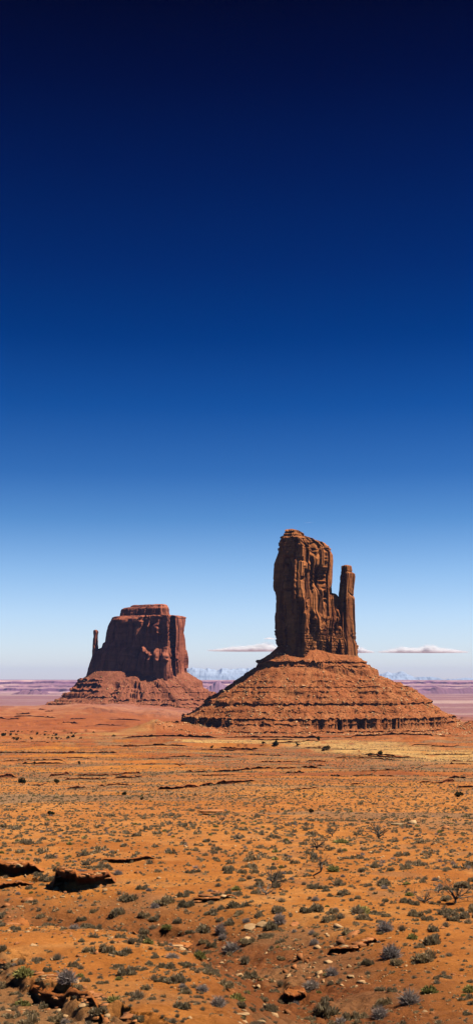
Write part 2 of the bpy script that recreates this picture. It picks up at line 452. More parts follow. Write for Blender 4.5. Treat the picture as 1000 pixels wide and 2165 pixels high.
# ------------------------------------------------------------------ ground sheet
def build_ground():
    a_in = np.linspace(-13.2, 13.2, 820)
    a_out = np.concatenate([np.linspace(13.6, 45, 90), np.linspace(48, 180, 36)])
    ang = np.radians(np.concatenate([-a_out[::-1][1:], a_in, a_out]))     # ends meet behind the camera
    rr = [0.6, 2, 4, 7, 10, 14, 18, 22, 26, 30]
    pys = np.linspace(2235, 1452, 1500)
    ok = _by > 20
    rn = np.interp(-pys, -_bpy[ok], _by[ok])
    # keep steps under 0.45 percent of range beyond 300 m so ledges stay crisp
    r = list(rr)
    for v in rn:
        if v > r[-1]:
            while v > r[-1] * 1.0065: r.append(r[-1] * 1.006)
            r.append(v)
    while r[-1] < 68000: r.append(r[-1] * 1.03)
    r = np.array(r)
    # the triangles right under the camera come from a small first ring
    A, R = np.meshgrid(ang, r)
    X = R * np.sin(A); Y = R * np.cos(A)
    Z = np.vstack([H(X[i:i + 60], Y[i:i + 60]) for i in range(0, len(X), 60)])
    sh = X.shape
    # soil colours: what the ground itself is made of
    sand = np.array([0.57, 0.200, 0.036]); brown = np.array([0.27, 0.088, 0.024]); gravel = np.array([0.40, 0.20, 0.08])
    red = np.array([0.47, 0.135, 0.038]); pale = np.array([0.66, 0.37, 0.12]); grey = np.array([0.34, 0.20, 0.10])
    mauve = np.array([0.36, 0.175, 0.17]); cream = np.array([0.64, 0.42, 0.34])
    C = np.broadcast_to(sand, sh + (3,)).copy()
    def lay(col, m):
        C[:] = C + (col - C) * m[..., None]
    n1 = fbm(X / 9, Y / 9, 61, 4); n2 = fbm(X / 60, Y / 45, 62, 4); n3 = fbm(X / 300, Y / 160, 63, 4)
    nz = 1 - sstep(300, 500, R)
    lay(np.array([0.47, 0.150, 0.028]), nz * 0.5 * sstep(0.0, 0.4, fbm(X / 13, Y / 17, 91, 4)))
    lay(np.array([0.66, 0.275, 0.07]), nz * 0.7 * sstep(0.05, 0.4, fbm(X / 8, Y / 8, 92, 4)))
    lay(np.array([0.36, 0.17, 0.07]), nz * 0.55 * sstep(0.15, 0.45, fbm(X / 5, Y / 7, 93, 4)) * sstep(84, 100, R))
    d, s, t = seg_dist(X, Y, WASH)
    wid = np.interp(t, [0, 0.3, 0.6, 1], [14, 12, 8, 6.5])
    lay(brown, np.clip(1.25 * np.exp(-(d / np.where(s < 0, wid * 0.45, wid)) ** 2) + 0.25 * n1, 0, 1) * (R < 160) * sstep(0.05, 0.35, np.exp(-(d / wid) ** 2)))
    lay(gravel, 0.6 * sstep(0.1, 0.5, n1) * np.exp(-(d / wid) ** 2))
    d2, s2, t2 = seg_dist(X, Y, LIP)
    lay(gravel * 0.85, 0.85 * (s2 < 0) * (R < 90) * (X < 0) * sstep(0, 0.8, d2) * sstep(-0.5, 0.3, n1 + 0.3))
    lay(np.array([0.60, 0.225, 0.054]), 0.7 * sstep(110, 200, R) * (1 - sstep(420, 700, R)) * sstep(-0.35, 0.2, fbm(X / 40, Y / 22, 66, 4)))
    lay(red, 0.75 * sstep(330, 560, R) * sstep(-0.35, 0.35, n2 + n3))
    lay(red * 0.9, sstep(900, 1500, R))
    lay(grey * 0.9, 0.8 * sstep(150, 260, R) * (1 - sstep(700, 1100, R)) * sstep(0.05, 0.4, fbm(X / 120, Y / 28, 64, 4)))
    # bedding colours of the broken flats: each bed its own red or brown, dark where the bed edge is bare rock
    warp = 0.9 * fbm(X / 340, Y / 420, 51, 3) + 0.16 * fbm(X / 40, Y / 60, 52, 3)
    tt = np.log(np.maximum(R, 1)) * 27 + warp * 2.2; fl = np.floor(tt); fr = tt - fl
    zone = sstep(330, 520, R) * (1 - sstep(2900, 3300, R))
    bed = _h(fl, fl * 0, 77)
    lay(np.array([0.36, 0.105, 0.038]), zone * 0.8 * sstep(-0.35, 0.15, fbm(X / 30, Y / 40, 80, 4)) * sstep(0.55, 0.75, bed) * sstep(-0.3, 0.2, fbm(X / 150, Y / 60, 78, 3)))
    lay(np.array([0.54, 0.21, 0.075]), zone * 0.6 * sstep(-0.3, 0.2, fbm(X / 26, Y / 30, 81, 4)) * (1 - sstep(0.2, 0.35, bed)))
    lay(np.array([0.20, 0.06, 0.028]), zone * 0.75 * (1 - sstep(0.0, 0.22, fr)) * sstep(-0.15, 0.25, fbm(X / 110, fl * 2.1, 54, 3)))
    lay(np.array([0.30, 0.18, 0.085]), 0.7 * sstep(-0.35, 0.1, fbm(X / 18, Y / 26, 82, 4)) * sstep(300, 420, R) * (1 - sstep(1300, 1500, R)) * sstep(0.02, 0.3, fbm(X / 150, Y / 55, 79, 4)))
    # band of dry yellow grass in front of the butte, and a thin one to the left
    px = UC + F * X / np.maximum(Y, 1); row = HOR - F * (-base_drop(R)) / np.maximum(Y, 1)
    cen = np.interp(px, [380, 520, 620, 760, 1000, 1200], [1080, 1150, 1130, 930, 760, 700])
    hw = np.interp(px, [380, 450, 620, 800, 1000], [30, 110, 200, 190, 150])
    m = np.exp(-((R - cen + 60 * n2) / hw) ** 4) * (px > 370) * (Y > 0)
    lay(pale, np.clip(m, 0, 1) * sstep(-0.75, 0.1, n1 + n2 * 0.5))
    m = np.exp(-((R - 1480) / 170) ** 4) * (px < 330) * (Y > 0)
    lay(pale * 0.82, m * 0.6 * sstep(-0.4, 0.3, n2))
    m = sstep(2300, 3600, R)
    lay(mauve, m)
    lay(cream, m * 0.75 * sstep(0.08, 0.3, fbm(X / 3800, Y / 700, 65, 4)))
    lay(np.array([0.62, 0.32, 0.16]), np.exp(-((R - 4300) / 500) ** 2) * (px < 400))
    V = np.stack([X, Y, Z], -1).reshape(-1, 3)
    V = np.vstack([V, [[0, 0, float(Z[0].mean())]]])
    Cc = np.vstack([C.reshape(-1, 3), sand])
    fc = grid_faces(len(r), len(ang), wrap=False)[:, ::-1]
    n = len(ang); last = len(V) - 1
    fan = np.array([[last, (j + 1) % n, j, j] for j in range(n)])
    o = mk('desert_ground', V, fc, M_soil, None, Cc, smooth=False)
    # small centre fan under the camera
    fv = V[:n].copy(); fv = np.vstack([fv, V[-1:]])
    mk('ground_under_viewpoint', fv, np.array([[n, j + 1, j] for j in range(n - 1)]), M_soil, o, np.tile(sand, (n + 1, 1)))
    tag(o, kind='structure')
    return o

build_ground()

# ------------------------------------------------------------------ buttes
def build_talus(key, parent, rho, nth, nr, tones):
    T = TAL[key]; ax, ay = T['A']; bx, by_ = T['B']
    cx, cy = (ax + bx) / 2, (ay + by_) / 2
    th = np.linspace(0, 2 * math.pi, nth, endpoint=False)
    rr = np.linspace(0.5, 1, nr) ** 1 * 0 + np.linspace(2, rho, nr)
    TH, R = np.meshgrid(th, rr)
    X = cx + R * np.cos(TH); Y = cy + R * np.sin(TH)
    Z, D, m = talH(X, Y, key)
    low = H(X, Y)
    Z = np.where(Z < low - 6, low - 6, Z)
    a, b, c = [np.array(v) for v in tones]
    n1 = fbm(X / 18, Y / 18, 71 + T['seed'], 4); n2 = fbm(X / 60, Y / 60, 72 + T['seed'], 3)
    C = np.broadcast_to(a, X.shape + (3,)).copy()
    C += (b - C) * sstep(-0.1, 0.5, n1)[..., None]
    k = T['sc']
    C += (c - C) * (sstep(110 * k, 170 * k, D) * sstep(-0.3, 0.4, n2) * 0.8)[..., None]
    V = np.stack([X, Y, Z], -1).reshape(-1, 3)
    return mk('talus_slope', V, grid_faces(nr, nth, True), M_talus, parent, C.reshape(-1, 3))

def resample(poly, n):
    p = np.array(poly, float)
    q = []
    for i in range(len(p)):
        a, b = p[i], p[(i + 1) % len(p)]
        q += [a * 0.86 + b * 0.14, a * 0.14 + b * 0.86]
    q = np.array(q + [q[0]])
    s = np.concatenate([[0], np.cumsum(np.hypot(*np.diff(q, axis=0).T))])
    t = np.linspace(0, s[-1], n, endpoint=False)
    return np.stack([np.interp(t, s, q[:, 0]), np.interp(t, s, q[:, 1])], -1), t

def tower(name, parent, mat, Yc, poly, prof, feats=(), ns=800, nz=360, seed=0, amp=1.0, k=1.0, zamp=1.0, flute=None, capz=None):
    """rock tower from a plan outline (photo x, depth) and the left and right edges it has at each height"""
    pr = np.array(prof, float)
    py = np.linspace(pr[0, 0], pr[-1, 0], nz)
    xl = np.interp(py, pr[:, 0], pr[:, 1]); xr = np.interp(py, pr[:, 0], pr[:, 2])
    P = np.array(poly, float); s = F / Yc
    Q, arc = resample(np.stack([P[:, 0] / s, P[:, 1]], -1), ns)
    u = Q[:, 0] * s; dep = Q[:, 1]
    um, uM = u.min(), u.max(); wmax = (xr - xl).max(); dc = dep.mean()
    Z = zpx(py, Yc)[:, None] + 0 * u[None, :]
    w = (xr - xl)
    U = xl[:, None] + (u[None, :] - um) / (uM - um) * w[:, None]
    kd = np.clip(w / wmax, 0.02, 1) ** 0.6
    DEP = dc + (dep[None, :] - dc) * kd[:, None]
    X = (U - UC) / F * (Yc + DEP); Y = Yc + DEP
    # outward normal in plan
    dx = np.roll(X, -3, 1) - np.roll(X, 3, 1); dy = np.roll(Y, -3, 1) - np.roll(Y, 3, 1)
    L = np.hypot(dx, dy) + 1e-6
    area = np.sum(Q[:, 0] * np.roll(Q[:, 1], -1) - np.roll(Q[:, 0], -1) * Q[:, 1])
    sg = 1 if area > 0 else -1
    NX, NY = sg * dy / L, -sg * dx / L
    A = arc[None, :] + 0 * Z
    PY = py[:, None] + 0 * A
    wv = A + 1.8 * k * fbm(A / (30 * k), Z / (90 * k), seed + 11, 2)
    disp = 4.2 * amp * fbm(wv / (20 * k), Z / (170 * k), seed + 1, 3)
    f1, f2, cid, ox = worley(wv / (15 * k), Z / (95 * k), seed + 2, True)
    disp += amp * 4.6 * (cid - 0.5) + amp * k * ox * 15 * 0.9 * (((cid * 7.31) % 1) - 0.5) * 1.6 - 2.8 * amp * (1 - sstep(0.0, 0.10, f2 - f1))
    f1, f2, cid, ox = worley(wv / (7 * k), Z / (36 * k) + 3, seed + 3, True)
    disp += amp * 1.5 * (cid - 0.5) + amp * k * ox * 7 * (((cid * 5.77) % 1) - 0.5) * 0.9 - 0.8 * amp * (1 - sstep(0, 0.12, f2 - f1))
    disp += 0.14 * amp * fbm(A / (2.5 * k), Z / (5 * k), seed + 4, 4)
    st = fbm(A * 0 + 0.3 + A / (120 * k), Z / (3.2 * k), seed + 5, 3)
    disp += zamp * 0.22 * amp * st
    if capz is not None:         # thin hard beds at the top
        cm = 1 - sstep(capz - 12, capz, PY)
        disp += cm * 1.5 * k * np.sign(fbm(A / (60 * k), Z / (4.5 * k), seed + 21, 2)) * (0.6 + 0.8 * fbm(A / (8 * k), Z / (3 * k), seed + 22, 2))
    if flute is not None:        # thin-bedded, notched foot of the cliff
        m = sstep(flute[0], flute[0] + 6, PY)
        g1, g2, gid = worley(A / (3.8 * k), Z / (9 * k), seed + 6)
        disp += m * (2.0 * k * (gid - 0.45) - 1.6 * k * (1 - sstep(0, 0.25, g2 - g1)) + 0.35 * k * np.sign(st))
    front = sstep(0.0, 0.25, -NY)
    for (fx, fy, sx, sy, am) in feats:
        wob = 0.18 * sx * fbm(Z / (6 * k), A * 0, seed + 8, 2) * 3
        disp += front * am * 1.5 * np.exp(-(((U + wob - fx) / sx) ** 4) - (((PY - fy) / sy) ** 4))
    X = X + NX * disp; Y = Y + NY * disp
    edge = sstep(0, 4, py - py[0])[:, None]
    Z = Z + 0.9 * k * fbm(X / (6 * k), Y / (6 * k), seed + 9, 3) * (1 - edge)
    V = np.stack([X, Y, Z], -1).reshape(-1, 3)
    # close the top with shrinking rings
    top = np.stack([X[0], Y[0], Z[0]], -1); c = top.mean(0)
    fc = grid_faces(nz, ns, True)
    rings = []
    for q in (0.85, 0.6, 0.3, 0.05):
        ring = c + (top - c) * q
        ring[:, 2] = top[:, 2] + (1 - q) * 1.2 * k + 0.8 * k * fbm(ring[:, 0] / (7 * k), ring[:, 1] / (7 * k), seed + 12, 3)
        rings.append(ring)
    T = np.vstack([top] + rings); off = len(V)
    fc2 = grid_faces(5, ns, True)[:, ::-1] + off
    V = np.vstack([V, T]); fc = np.vstack([fc, fc2])
    if sg < 0: fc = fc[:, ::-1]
    return mk(name, V, fc, mat, parent)

def contour_ledge(key, parent, zlev, th0, th1, h, seed, tone, topt, cover=0.6, under=0.5, wob=2.0):
    """a thin hard bed standing out of the cone: follows one level round the slope, breaking off here and there"""
    T = TAL[key]; cx = (T['A'][0] + T['B'][0]) / 2; cy = (T['A'][1] + T['B'][1]) / 2; k = T['sc']
    n = 900 if key == 'w' else 700
    th = np.linspace(th0, th1, n); rr = np.linspace(330 * (1 if key == 'w' else 1.7), 20, 360)
    TH, R = np.meshgrid(th, rr)
    X = cx + R * np.cos(TH); Y = cy + R * np.sin(TH); Z = talH(X, Y, key)[0]
    kr = np.ones(9) / 9
    lev = zlev + wob * k * fbm(th * 9, th * 0, seed, 3)
    idx = np.argmax(Z >= lev[None, :], axis=0); rho = rr[idx]
    rho = np.convolve(np.pad(rho, 4, mode='edge'), kr, mode='valid')
    s_ = th * rho.mean()
    c1, c2, cid = worley(s_ / (h * 1.1), s_ * 0 + 0.5, seed + 7)
    env = sstep(0.5 - cover, 0.85 - cover, 0.5 + 0.75 * fbm(s_ / (26 * k), s_ * 0, seed + 1, 3)) * np.clip(0.75 + 0.5 * fbm(s_ / (h * 3), s_ * 0, seed + 2, 3) + 0.3 * (cid - 0.5), 0.1, 1.25)
    env *= sstep(0, 0.05, np.linspace(0, 1, n)) * (1 - sstep(0.95, 1, np.linspace(0, 1, n)))
    rho = rho + 0.4 * h * (cid - 0.5) + 0.25 * h * fbm(s_ / (h * 0.5), s_ * 0, seed + 3, 3)
    rows = []
    for j, (dr, dz) in enumerate([(-1.2, -1.2), (0.3 - under, -0.1), (0.25 - under, 0.35), (0.2, 0.45), (0.25, 0.7), (0.5, 0.74), (0.45, 1.0), (0.1, 1.06)]):
        r = rho + dr * h + 0.08 * h * fbm(s_ / (h * 0.7), s_ * 0 + j, seed + 10 + j, 2)
        rows.append(np.stack([cx + r * np.cos(th), cy + r * np.sin(th), lev + dz * h * env - h * (1 - env) * 0.7], -1))
    r = rho - 1.6 * h; x = cx + r * np.cos(th); y = cy + r * np.sin(th)
    rows.append(np.stack([x, y, talH(x, y, key)[0] - 0.35 * h], -1))
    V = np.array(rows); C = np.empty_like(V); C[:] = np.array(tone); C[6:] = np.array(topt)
    C *= (1 + 0.3 * fbm(s_[None, :] / (h * 2) + np.arange(len(rows))[:, None], s_[None, :] * 0, seed + 60, 3))[..., None]
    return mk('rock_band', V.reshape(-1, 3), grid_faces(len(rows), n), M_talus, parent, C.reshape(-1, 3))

# --- near butte
bw = empty('sandstone_butte', (wx_(670, YW), YW + 25, -86))
tag(bw, 'tall mitten shaped red rock butte with a thin thumb spire on its right side', 'butte')
def keep(o, p):
    """vertices were written in world space; shift them so the child sits on its parent"""
    me = o.data; n = len(me.vertices); a = np.empty(n * 3, dtype=np.float32); me.vertices.foreach_get('co', a)
    a = a.reshape(-1, 3) - np.array(p.location, dtype=np.float32); me.vertices.foreach_set('co', a.ravel()); me.update()
build = []
build.append(tower('cliff_tower', bw, M_cliff, YW,
    [(583, 24), (602, -6), (628, -32), (652, -18), (678, 0), (702, 20), (703, 44), (680, 54), (620, 52), (590, 40)],
    [(1117.5, 613, 624), (1119, 610, 628), (1122.5, 609, 638), (1127, 608, 640), (1128, 604, 644), (1133, 601, 650), (1138, 598, 672), (1142, 597, 683), (1147, 595, 688), (1152, 594, 694),
     (1160, 593, 697), (1166, 592, 700), (1192, 586, 700), (1218, 583, 700), (1237, 581, 700), (1246, 582, 700), (1250, 585, 700), (1298, 584, 701), (1320, 586, 702), (1352, 587, 703), (1368, 590, 704), (1410, 588, 706)],
    feats=[(611, 1206, 8, 26, -6), (615, 1173, 9, 6, 3.5), (623.5, 1240, 3.2, 62, 3.5), (625, 1147, 2.5, 17, -5), (663, 1157, 5, 15, -7),
           (673, 1222, 10, 22, -6), (658, 1215, 2.6, 36, -5), (658, 1318, 3, 21, -6), (668, 1318, 7, 21, 3.5), (634, 1186, 6, 4, -3),
           (639, 1226, 6, 4, -4), (648, 1200, 6, 9, 2.5), (640, 1290, 8, 30, 1.5), (612, 1250, 8, 4, -4), (608, 1300, 10, 26, -2.5), (624, 1320, 2.5, 14, -4), (690, 1180, 6, 30, 2), (684, 1262, 4, 12, -4)],
    ns=1100, nz=520, seed=300, flute=(1326,), amp=0.72, capz=1168))
build.append(tower('ridge', bw, M_cliff, YW,
    [(672, 4), (690, 2), (726, 16), (752, 32), (757, 42), (740, 54), (700, 56), (676, 40)],
    [(1252, 698, 703), (1256, 696, 709), (1264, 692, 714), (1275, 690, 717), (1285, 688, 724), (1298, 684, 734), (1310, 680, 744), (1330, 676, 748), (1352, 674, 750), (1362, 673, 754), (1410, 670, 757)],
    feats=[(712, 1300, 3, 22, 2.5), (722, 1310, 5, 14, -3), (706, 1330, 3, 12, -3), (735, 1340, 3, 18, -3), (742, 1345, 3, 22, 2.5)],
    ns=620, nz=240, seed=340, amp=0.8, k=0.8, flute=(1326,)))
build.append(tower('thumb_spire', bw, M_cliff, YW,
    [(715, 34), (724, 18), (736, 17), (751, 30), (752, 40), (740, 48), (722, 46)],
    [(1191, 725, 740), (1193, 723, 742), (1203, 723, 744), (1205, 722, 743), (1209, 722, 750), (1215, 720, 750.5), (1227, 718, 749), (1246, 716.5, 747), (1272, 715, 747), (1304, 716, 747.5), (1352, 716, 750), (1362, 716, 753), (1400, 714, 755)],
    feats=[(727, 1250, 3.5, 40, -3.5)],
    ns=420, nz=300, seed=380, amp=0.42, k=0.6))
build.append(build_talus('w', bw, 330, 1100, 430, [(0.49, 0.148, 0.044), (0.56, 0.195, 0.062), (0.55, 0.21, 0.075)]))
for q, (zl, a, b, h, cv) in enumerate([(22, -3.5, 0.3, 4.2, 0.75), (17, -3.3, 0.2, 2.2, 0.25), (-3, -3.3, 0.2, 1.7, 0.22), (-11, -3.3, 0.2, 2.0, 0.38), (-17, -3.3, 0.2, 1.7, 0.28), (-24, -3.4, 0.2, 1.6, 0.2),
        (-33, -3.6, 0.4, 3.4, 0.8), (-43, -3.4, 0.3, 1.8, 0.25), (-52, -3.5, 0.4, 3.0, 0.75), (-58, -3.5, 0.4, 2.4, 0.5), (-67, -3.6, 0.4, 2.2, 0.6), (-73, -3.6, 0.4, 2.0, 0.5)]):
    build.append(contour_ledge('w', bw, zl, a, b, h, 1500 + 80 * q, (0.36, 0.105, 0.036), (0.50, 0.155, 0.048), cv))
for o in build: keep(o, bw)

# --- far butte
be = empty('sandstone_butte', (wx_(295, YE), YE + 20, -100))
tag(be, 'broad flat topped dark red butte with a small finger of rock on its left', 'butte')
build = []
build.append(tower('cliff_tower', be, M_cliff2, YE,
    [(190, 40), (208, 10), (262, -20), (318, -58), (352, -76), (366, -48), (374, -56), (392, -6), (392, 80), (300, 110), (200, 90)],
    [(1302, 244, 380), (1304, 238, 384.5), (1312, 236, 386), (1332, 229, 388), (1356, 225.5, 388), (1358.5, 221, 388), (1368, 218, 388), (1371, 211, 388), (1385, 199, 389), (1420, 190, 392), (1445, 186, 394)],
    feats=[(259, 1314, 16, 9, 6), (288, 1312, 12, 9, 7), (310, 1373, 5, 9, 9), (317, 1396, 5, 19, 7), (283, 1386, 3.5, 7, 6), (348, 1392, 6, 9, 6), (329, 1332, 11, 12, 5),
           (304, 1320, 2.5, 25, -7), (364, 1350, 3.5, 60, -9), (377, 1400, 3, 22, 4), (332, 1388, 4, 14, 5), (345, 1340, 8, 40, -3), (245, 1360, 12, 40, -3), (270, 1370, 12, 30, -2)],
    ns=900, nz=330, seed=400, amp=0.85, k=1.8, capz=1312))
build.append(tower('cap_rock', be, M_cliff2, YE,
    [(254, 46), (262, 22), (300, 4), (340, -22), (357, -10), (358, 70), (300, 90), (258, 80)],
    [(1276.5, 322, 346), (1278, 282, 351), (1280, 277, 353), (1282, 276, 354), (1284, 262, 355), (1286.5, 256, 356), (1293, 255, 356), (1299, 254, 358), (1308, 253, 359)],
    ns=600, nz=110, seed=440, amp=0.7, k=1.2, zamp=3.5))
build.append(tower('finger_spire', be, M_cliff2, YE,
    [(197, 44), (201, 34), (208, 34), (211, 44), (207, 54), (200, 54)],
    [(1331, 202, 207), (1333, 201, 209.5), (1336, 200.5, 210.5), (1342, 199.5, 209.5), (1349, 198, 209.5), (1361, 197, 209), (1373, 196.5, 209), (1388, 196, 210), (1420, 194, 212)],
    ns=260, nz=160, seed=470, amp=0.55, k=1.0))
build.append(build_talus('e', be, 600, 1000, 430, [(0.40, 0.125, 0.058), (0.45, 0.15, 0.07), (0.38, 0.175, 0.095)]))
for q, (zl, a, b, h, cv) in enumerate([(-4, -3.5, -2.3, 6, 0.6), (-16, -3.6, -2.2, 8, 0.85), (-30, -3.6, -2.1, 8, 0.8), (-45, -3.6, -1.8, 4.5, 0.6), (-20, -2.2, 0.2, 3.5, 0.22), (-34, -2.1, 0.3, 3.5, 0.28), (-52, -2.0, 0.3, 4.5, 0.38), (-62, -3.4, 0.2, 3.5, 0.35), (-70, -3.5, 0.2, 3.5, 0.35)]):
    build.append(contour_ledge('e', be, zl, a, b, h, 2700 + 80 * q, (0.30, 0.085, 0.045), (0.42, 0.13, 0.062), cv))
for o in build: keep(o, be)

# ------------------------------------------------------------------ far country
def far_material(name):
    t = NT(name); v = t.coord((0.001, 0.001, 0.02))
    n = t.noise(v, 1.0, 6, 0.65)
    t.color(t.mix(1.0, t.attr(), t.ramp(n, [(0.3, G(0.75)), (0.7, G(1.25))]), 'MULTIPLY'))
    return t.m
M_far = far_material('hazy far sandstone')

def build_mesas():
    x = np.linspace(-7800, 7800, 1500); y = np.concatenate([np.linspace(11500, 19500, 520), [24000, 34000]])
    X, Y = np.meshgrid(x, y)
    yf = 15000 + 1500 * fbm(X / 3000, X * 0, 501, 3) + 700 * fbm(X / 700, Y / 2500, 502, 4)
    e = Y - yf
    n = 420 * fbm(X / 900, Y / 900, 503, 4) + 260 * fbm(X / 260, Y / 500, 507, 4)
    P = [(-3000, -240), (-900, -175), (-200, -162), (0, -150), (60, -118), (500, -98), (560, -82), (1200, -60), (1250, -32), (1900, -14), (60000, -9)]
    P = np.array(P)
    Z = np.interp(e + n, P[:, 0], P[:, 1]) + 14 * fbm(X / 300, Y / 500, 504, 4) * sstep(-500, 200, e) * (1 - sstep(1500, 2500, e))
    Z = Z + np.interp(X / Y * F + UC, [0, 150, 200, 400, 530, 850, 1000], [0, -2, -10, -4, 0, 0, -6]) * sstep(1000, 2000, e)
    slope = np.abs(np.gradient(Z, axis=0)) / 15.4
    cliff = sstep(0.08, 0.35, slope)
    a = np.array([0.46, 0.24, 0.25]); b = np.array([0.22, 0.095, 0.14]); c = np.array([0.70, 0.43, 0.36])  # mauve of the far haze is mixed into these mesa colours
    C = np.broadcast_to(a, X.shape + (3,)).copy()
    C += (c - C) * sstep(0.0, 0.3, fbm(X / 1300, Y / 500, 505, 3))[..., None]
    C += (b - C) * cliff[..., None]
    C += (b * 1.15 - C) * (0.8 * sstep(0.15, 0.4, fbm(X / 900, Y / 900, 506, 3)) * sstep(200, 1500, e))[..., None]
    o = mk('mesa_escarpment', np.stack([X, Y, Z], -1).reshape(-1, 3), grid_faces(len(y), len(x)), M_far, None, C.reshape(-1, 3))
    tag(o, kind='structure')

def small_butte(name, label, pts, Yc, depth, seed, tone=(0.29, 0.14, 0.17)):
    xs = np.linspace(pts[0][0], pts[-1][0], 160); top = np.interp(xs, [p[0] for p in pts], [p[1] for p in pts])
    rows = np.linspace(-1, 1, 60)
    U, Rr = np.meshgrid(xs, rows)
    env = np.clip(1 - np.abs(Rr) ** 2.4, 0, 1)
    zb = -175.0
    zt = zpx(top, Yc)[None, :]
    n = fbm(U / 7, Rr * 1.2, seed, 4)
    Z = zb + (zt - zb) * np.clip(env * (1 + 0.15 * n * (np.abs(Rr) > 0.1)), 0, 1)
    X = (U - UC) / F * Yc; Y = Yc + Rr * depth
    e = empty(name, (float(X.mean()), Yc, zb)); tag(e, label, 'butte')
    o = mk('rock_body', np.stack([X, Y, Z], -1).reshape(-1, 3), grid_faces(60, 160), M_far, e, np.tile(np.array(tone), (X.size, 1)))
    keep(o, e)

build_mesas()
small_butte('distant_butte', 'low purple row of rocks on the far plain at the left edge', [(26, 1473), (30, 1466), (42, 1463), (50, 1458), (56, 1459), (60, 1458), (64, 1465), (70, 1460), (78, 1459), (86, 1465), (95, 1462), (106, 1467), (120, 1467), (150, 1472)], 11800, 260, 601)
small_butte('distant_butte', 'purple pyramid shaped hill far away between the two big buttes', [(428, 1466), (440, 1452), (447, 1449), (452, 1445), (457, 1440), (464, 1438.5), (470, 1446), (480, 1449), (490, 1452), (510, 1462), (524, 1466)], 13500, 400, 602, (0.31, 0.17, 0.22))
small_butte('distant_butte', 'dark purple cliff line far beyond the right foot of the tall butte', [(850, 1466), (862, 1456), (880, 1456), (905, 1461), (916, 1453), (922, 1452), (940, 1456), (960, 1457), (985, 1454), (1010, 1456), (1060, 1455), (1090, 1466)], 13200, 330, 603)

def build_mountains(name, label, ridge, Yc, seed):
    xs = np.linspace(ridge[0][0], ridge[-1][0], 420); top = np.interp(xs, [p[0] for p in ridge], [p[1] for p in ridge])
    rows = np.linspace(-1, 1, 70)
    U, R = np.meshgrid(xs, rows)
    zt = zpx(top, Yc)[None, :]; zb = -380.0
    n = 1 - np.abs(fbm(U / 34, R * 1.6, seed, 4))
    env = (1 - np.abs(R)) ** 0.8
    Z = zb + (zt - zb) * np.clip(env * (0.86 + 0.14 * n), 0, 1.05)
    X = (U - UC) / F * Yc; Y = Yc + R * 1300
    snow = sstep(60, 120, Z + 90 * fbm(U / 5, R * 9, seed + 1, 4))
    rock = np.array([0.42, 0.49, 0.58]); hazed_snow = np.array([0.49, 0.56, 0.64])  # bluish haze of distance painted into the rock and snow colours
    C = rock + (hazed_snow - rock) * snow[..., None]
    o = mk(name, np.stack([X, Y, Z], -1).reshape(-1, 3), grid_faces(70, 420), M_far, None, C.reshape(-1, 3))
    tag(o, label, None, None, 'structure')
build_mountains('mountain_range', 'snow dusted blue mountains on the horizon between the two buttes',
    [(372, 1438), (385, 1424), (400, 1411), (412, 1409), (425, 1408.5), (440, 1411), (455, 1413), (470, 1411), (490, 1413), (505, 1412), (520, 1411), (540, 1410), (570, 1414), (610, 1424), (650, 1438)], 26000, 701)
build_mountains('mountain_range', 'faint blue mountain on the horizon right of the tall butte',
    [(780, 1438), (805, 1422), (820, 1419), (845, 1418), (855, 1419), (868, 1426), (880, 1431), (900, 1429), (915, 1430), (940, 1434), (965, 1434), (985, 1432), (1010, 1434), (1060, 1438)], 26000, 721)

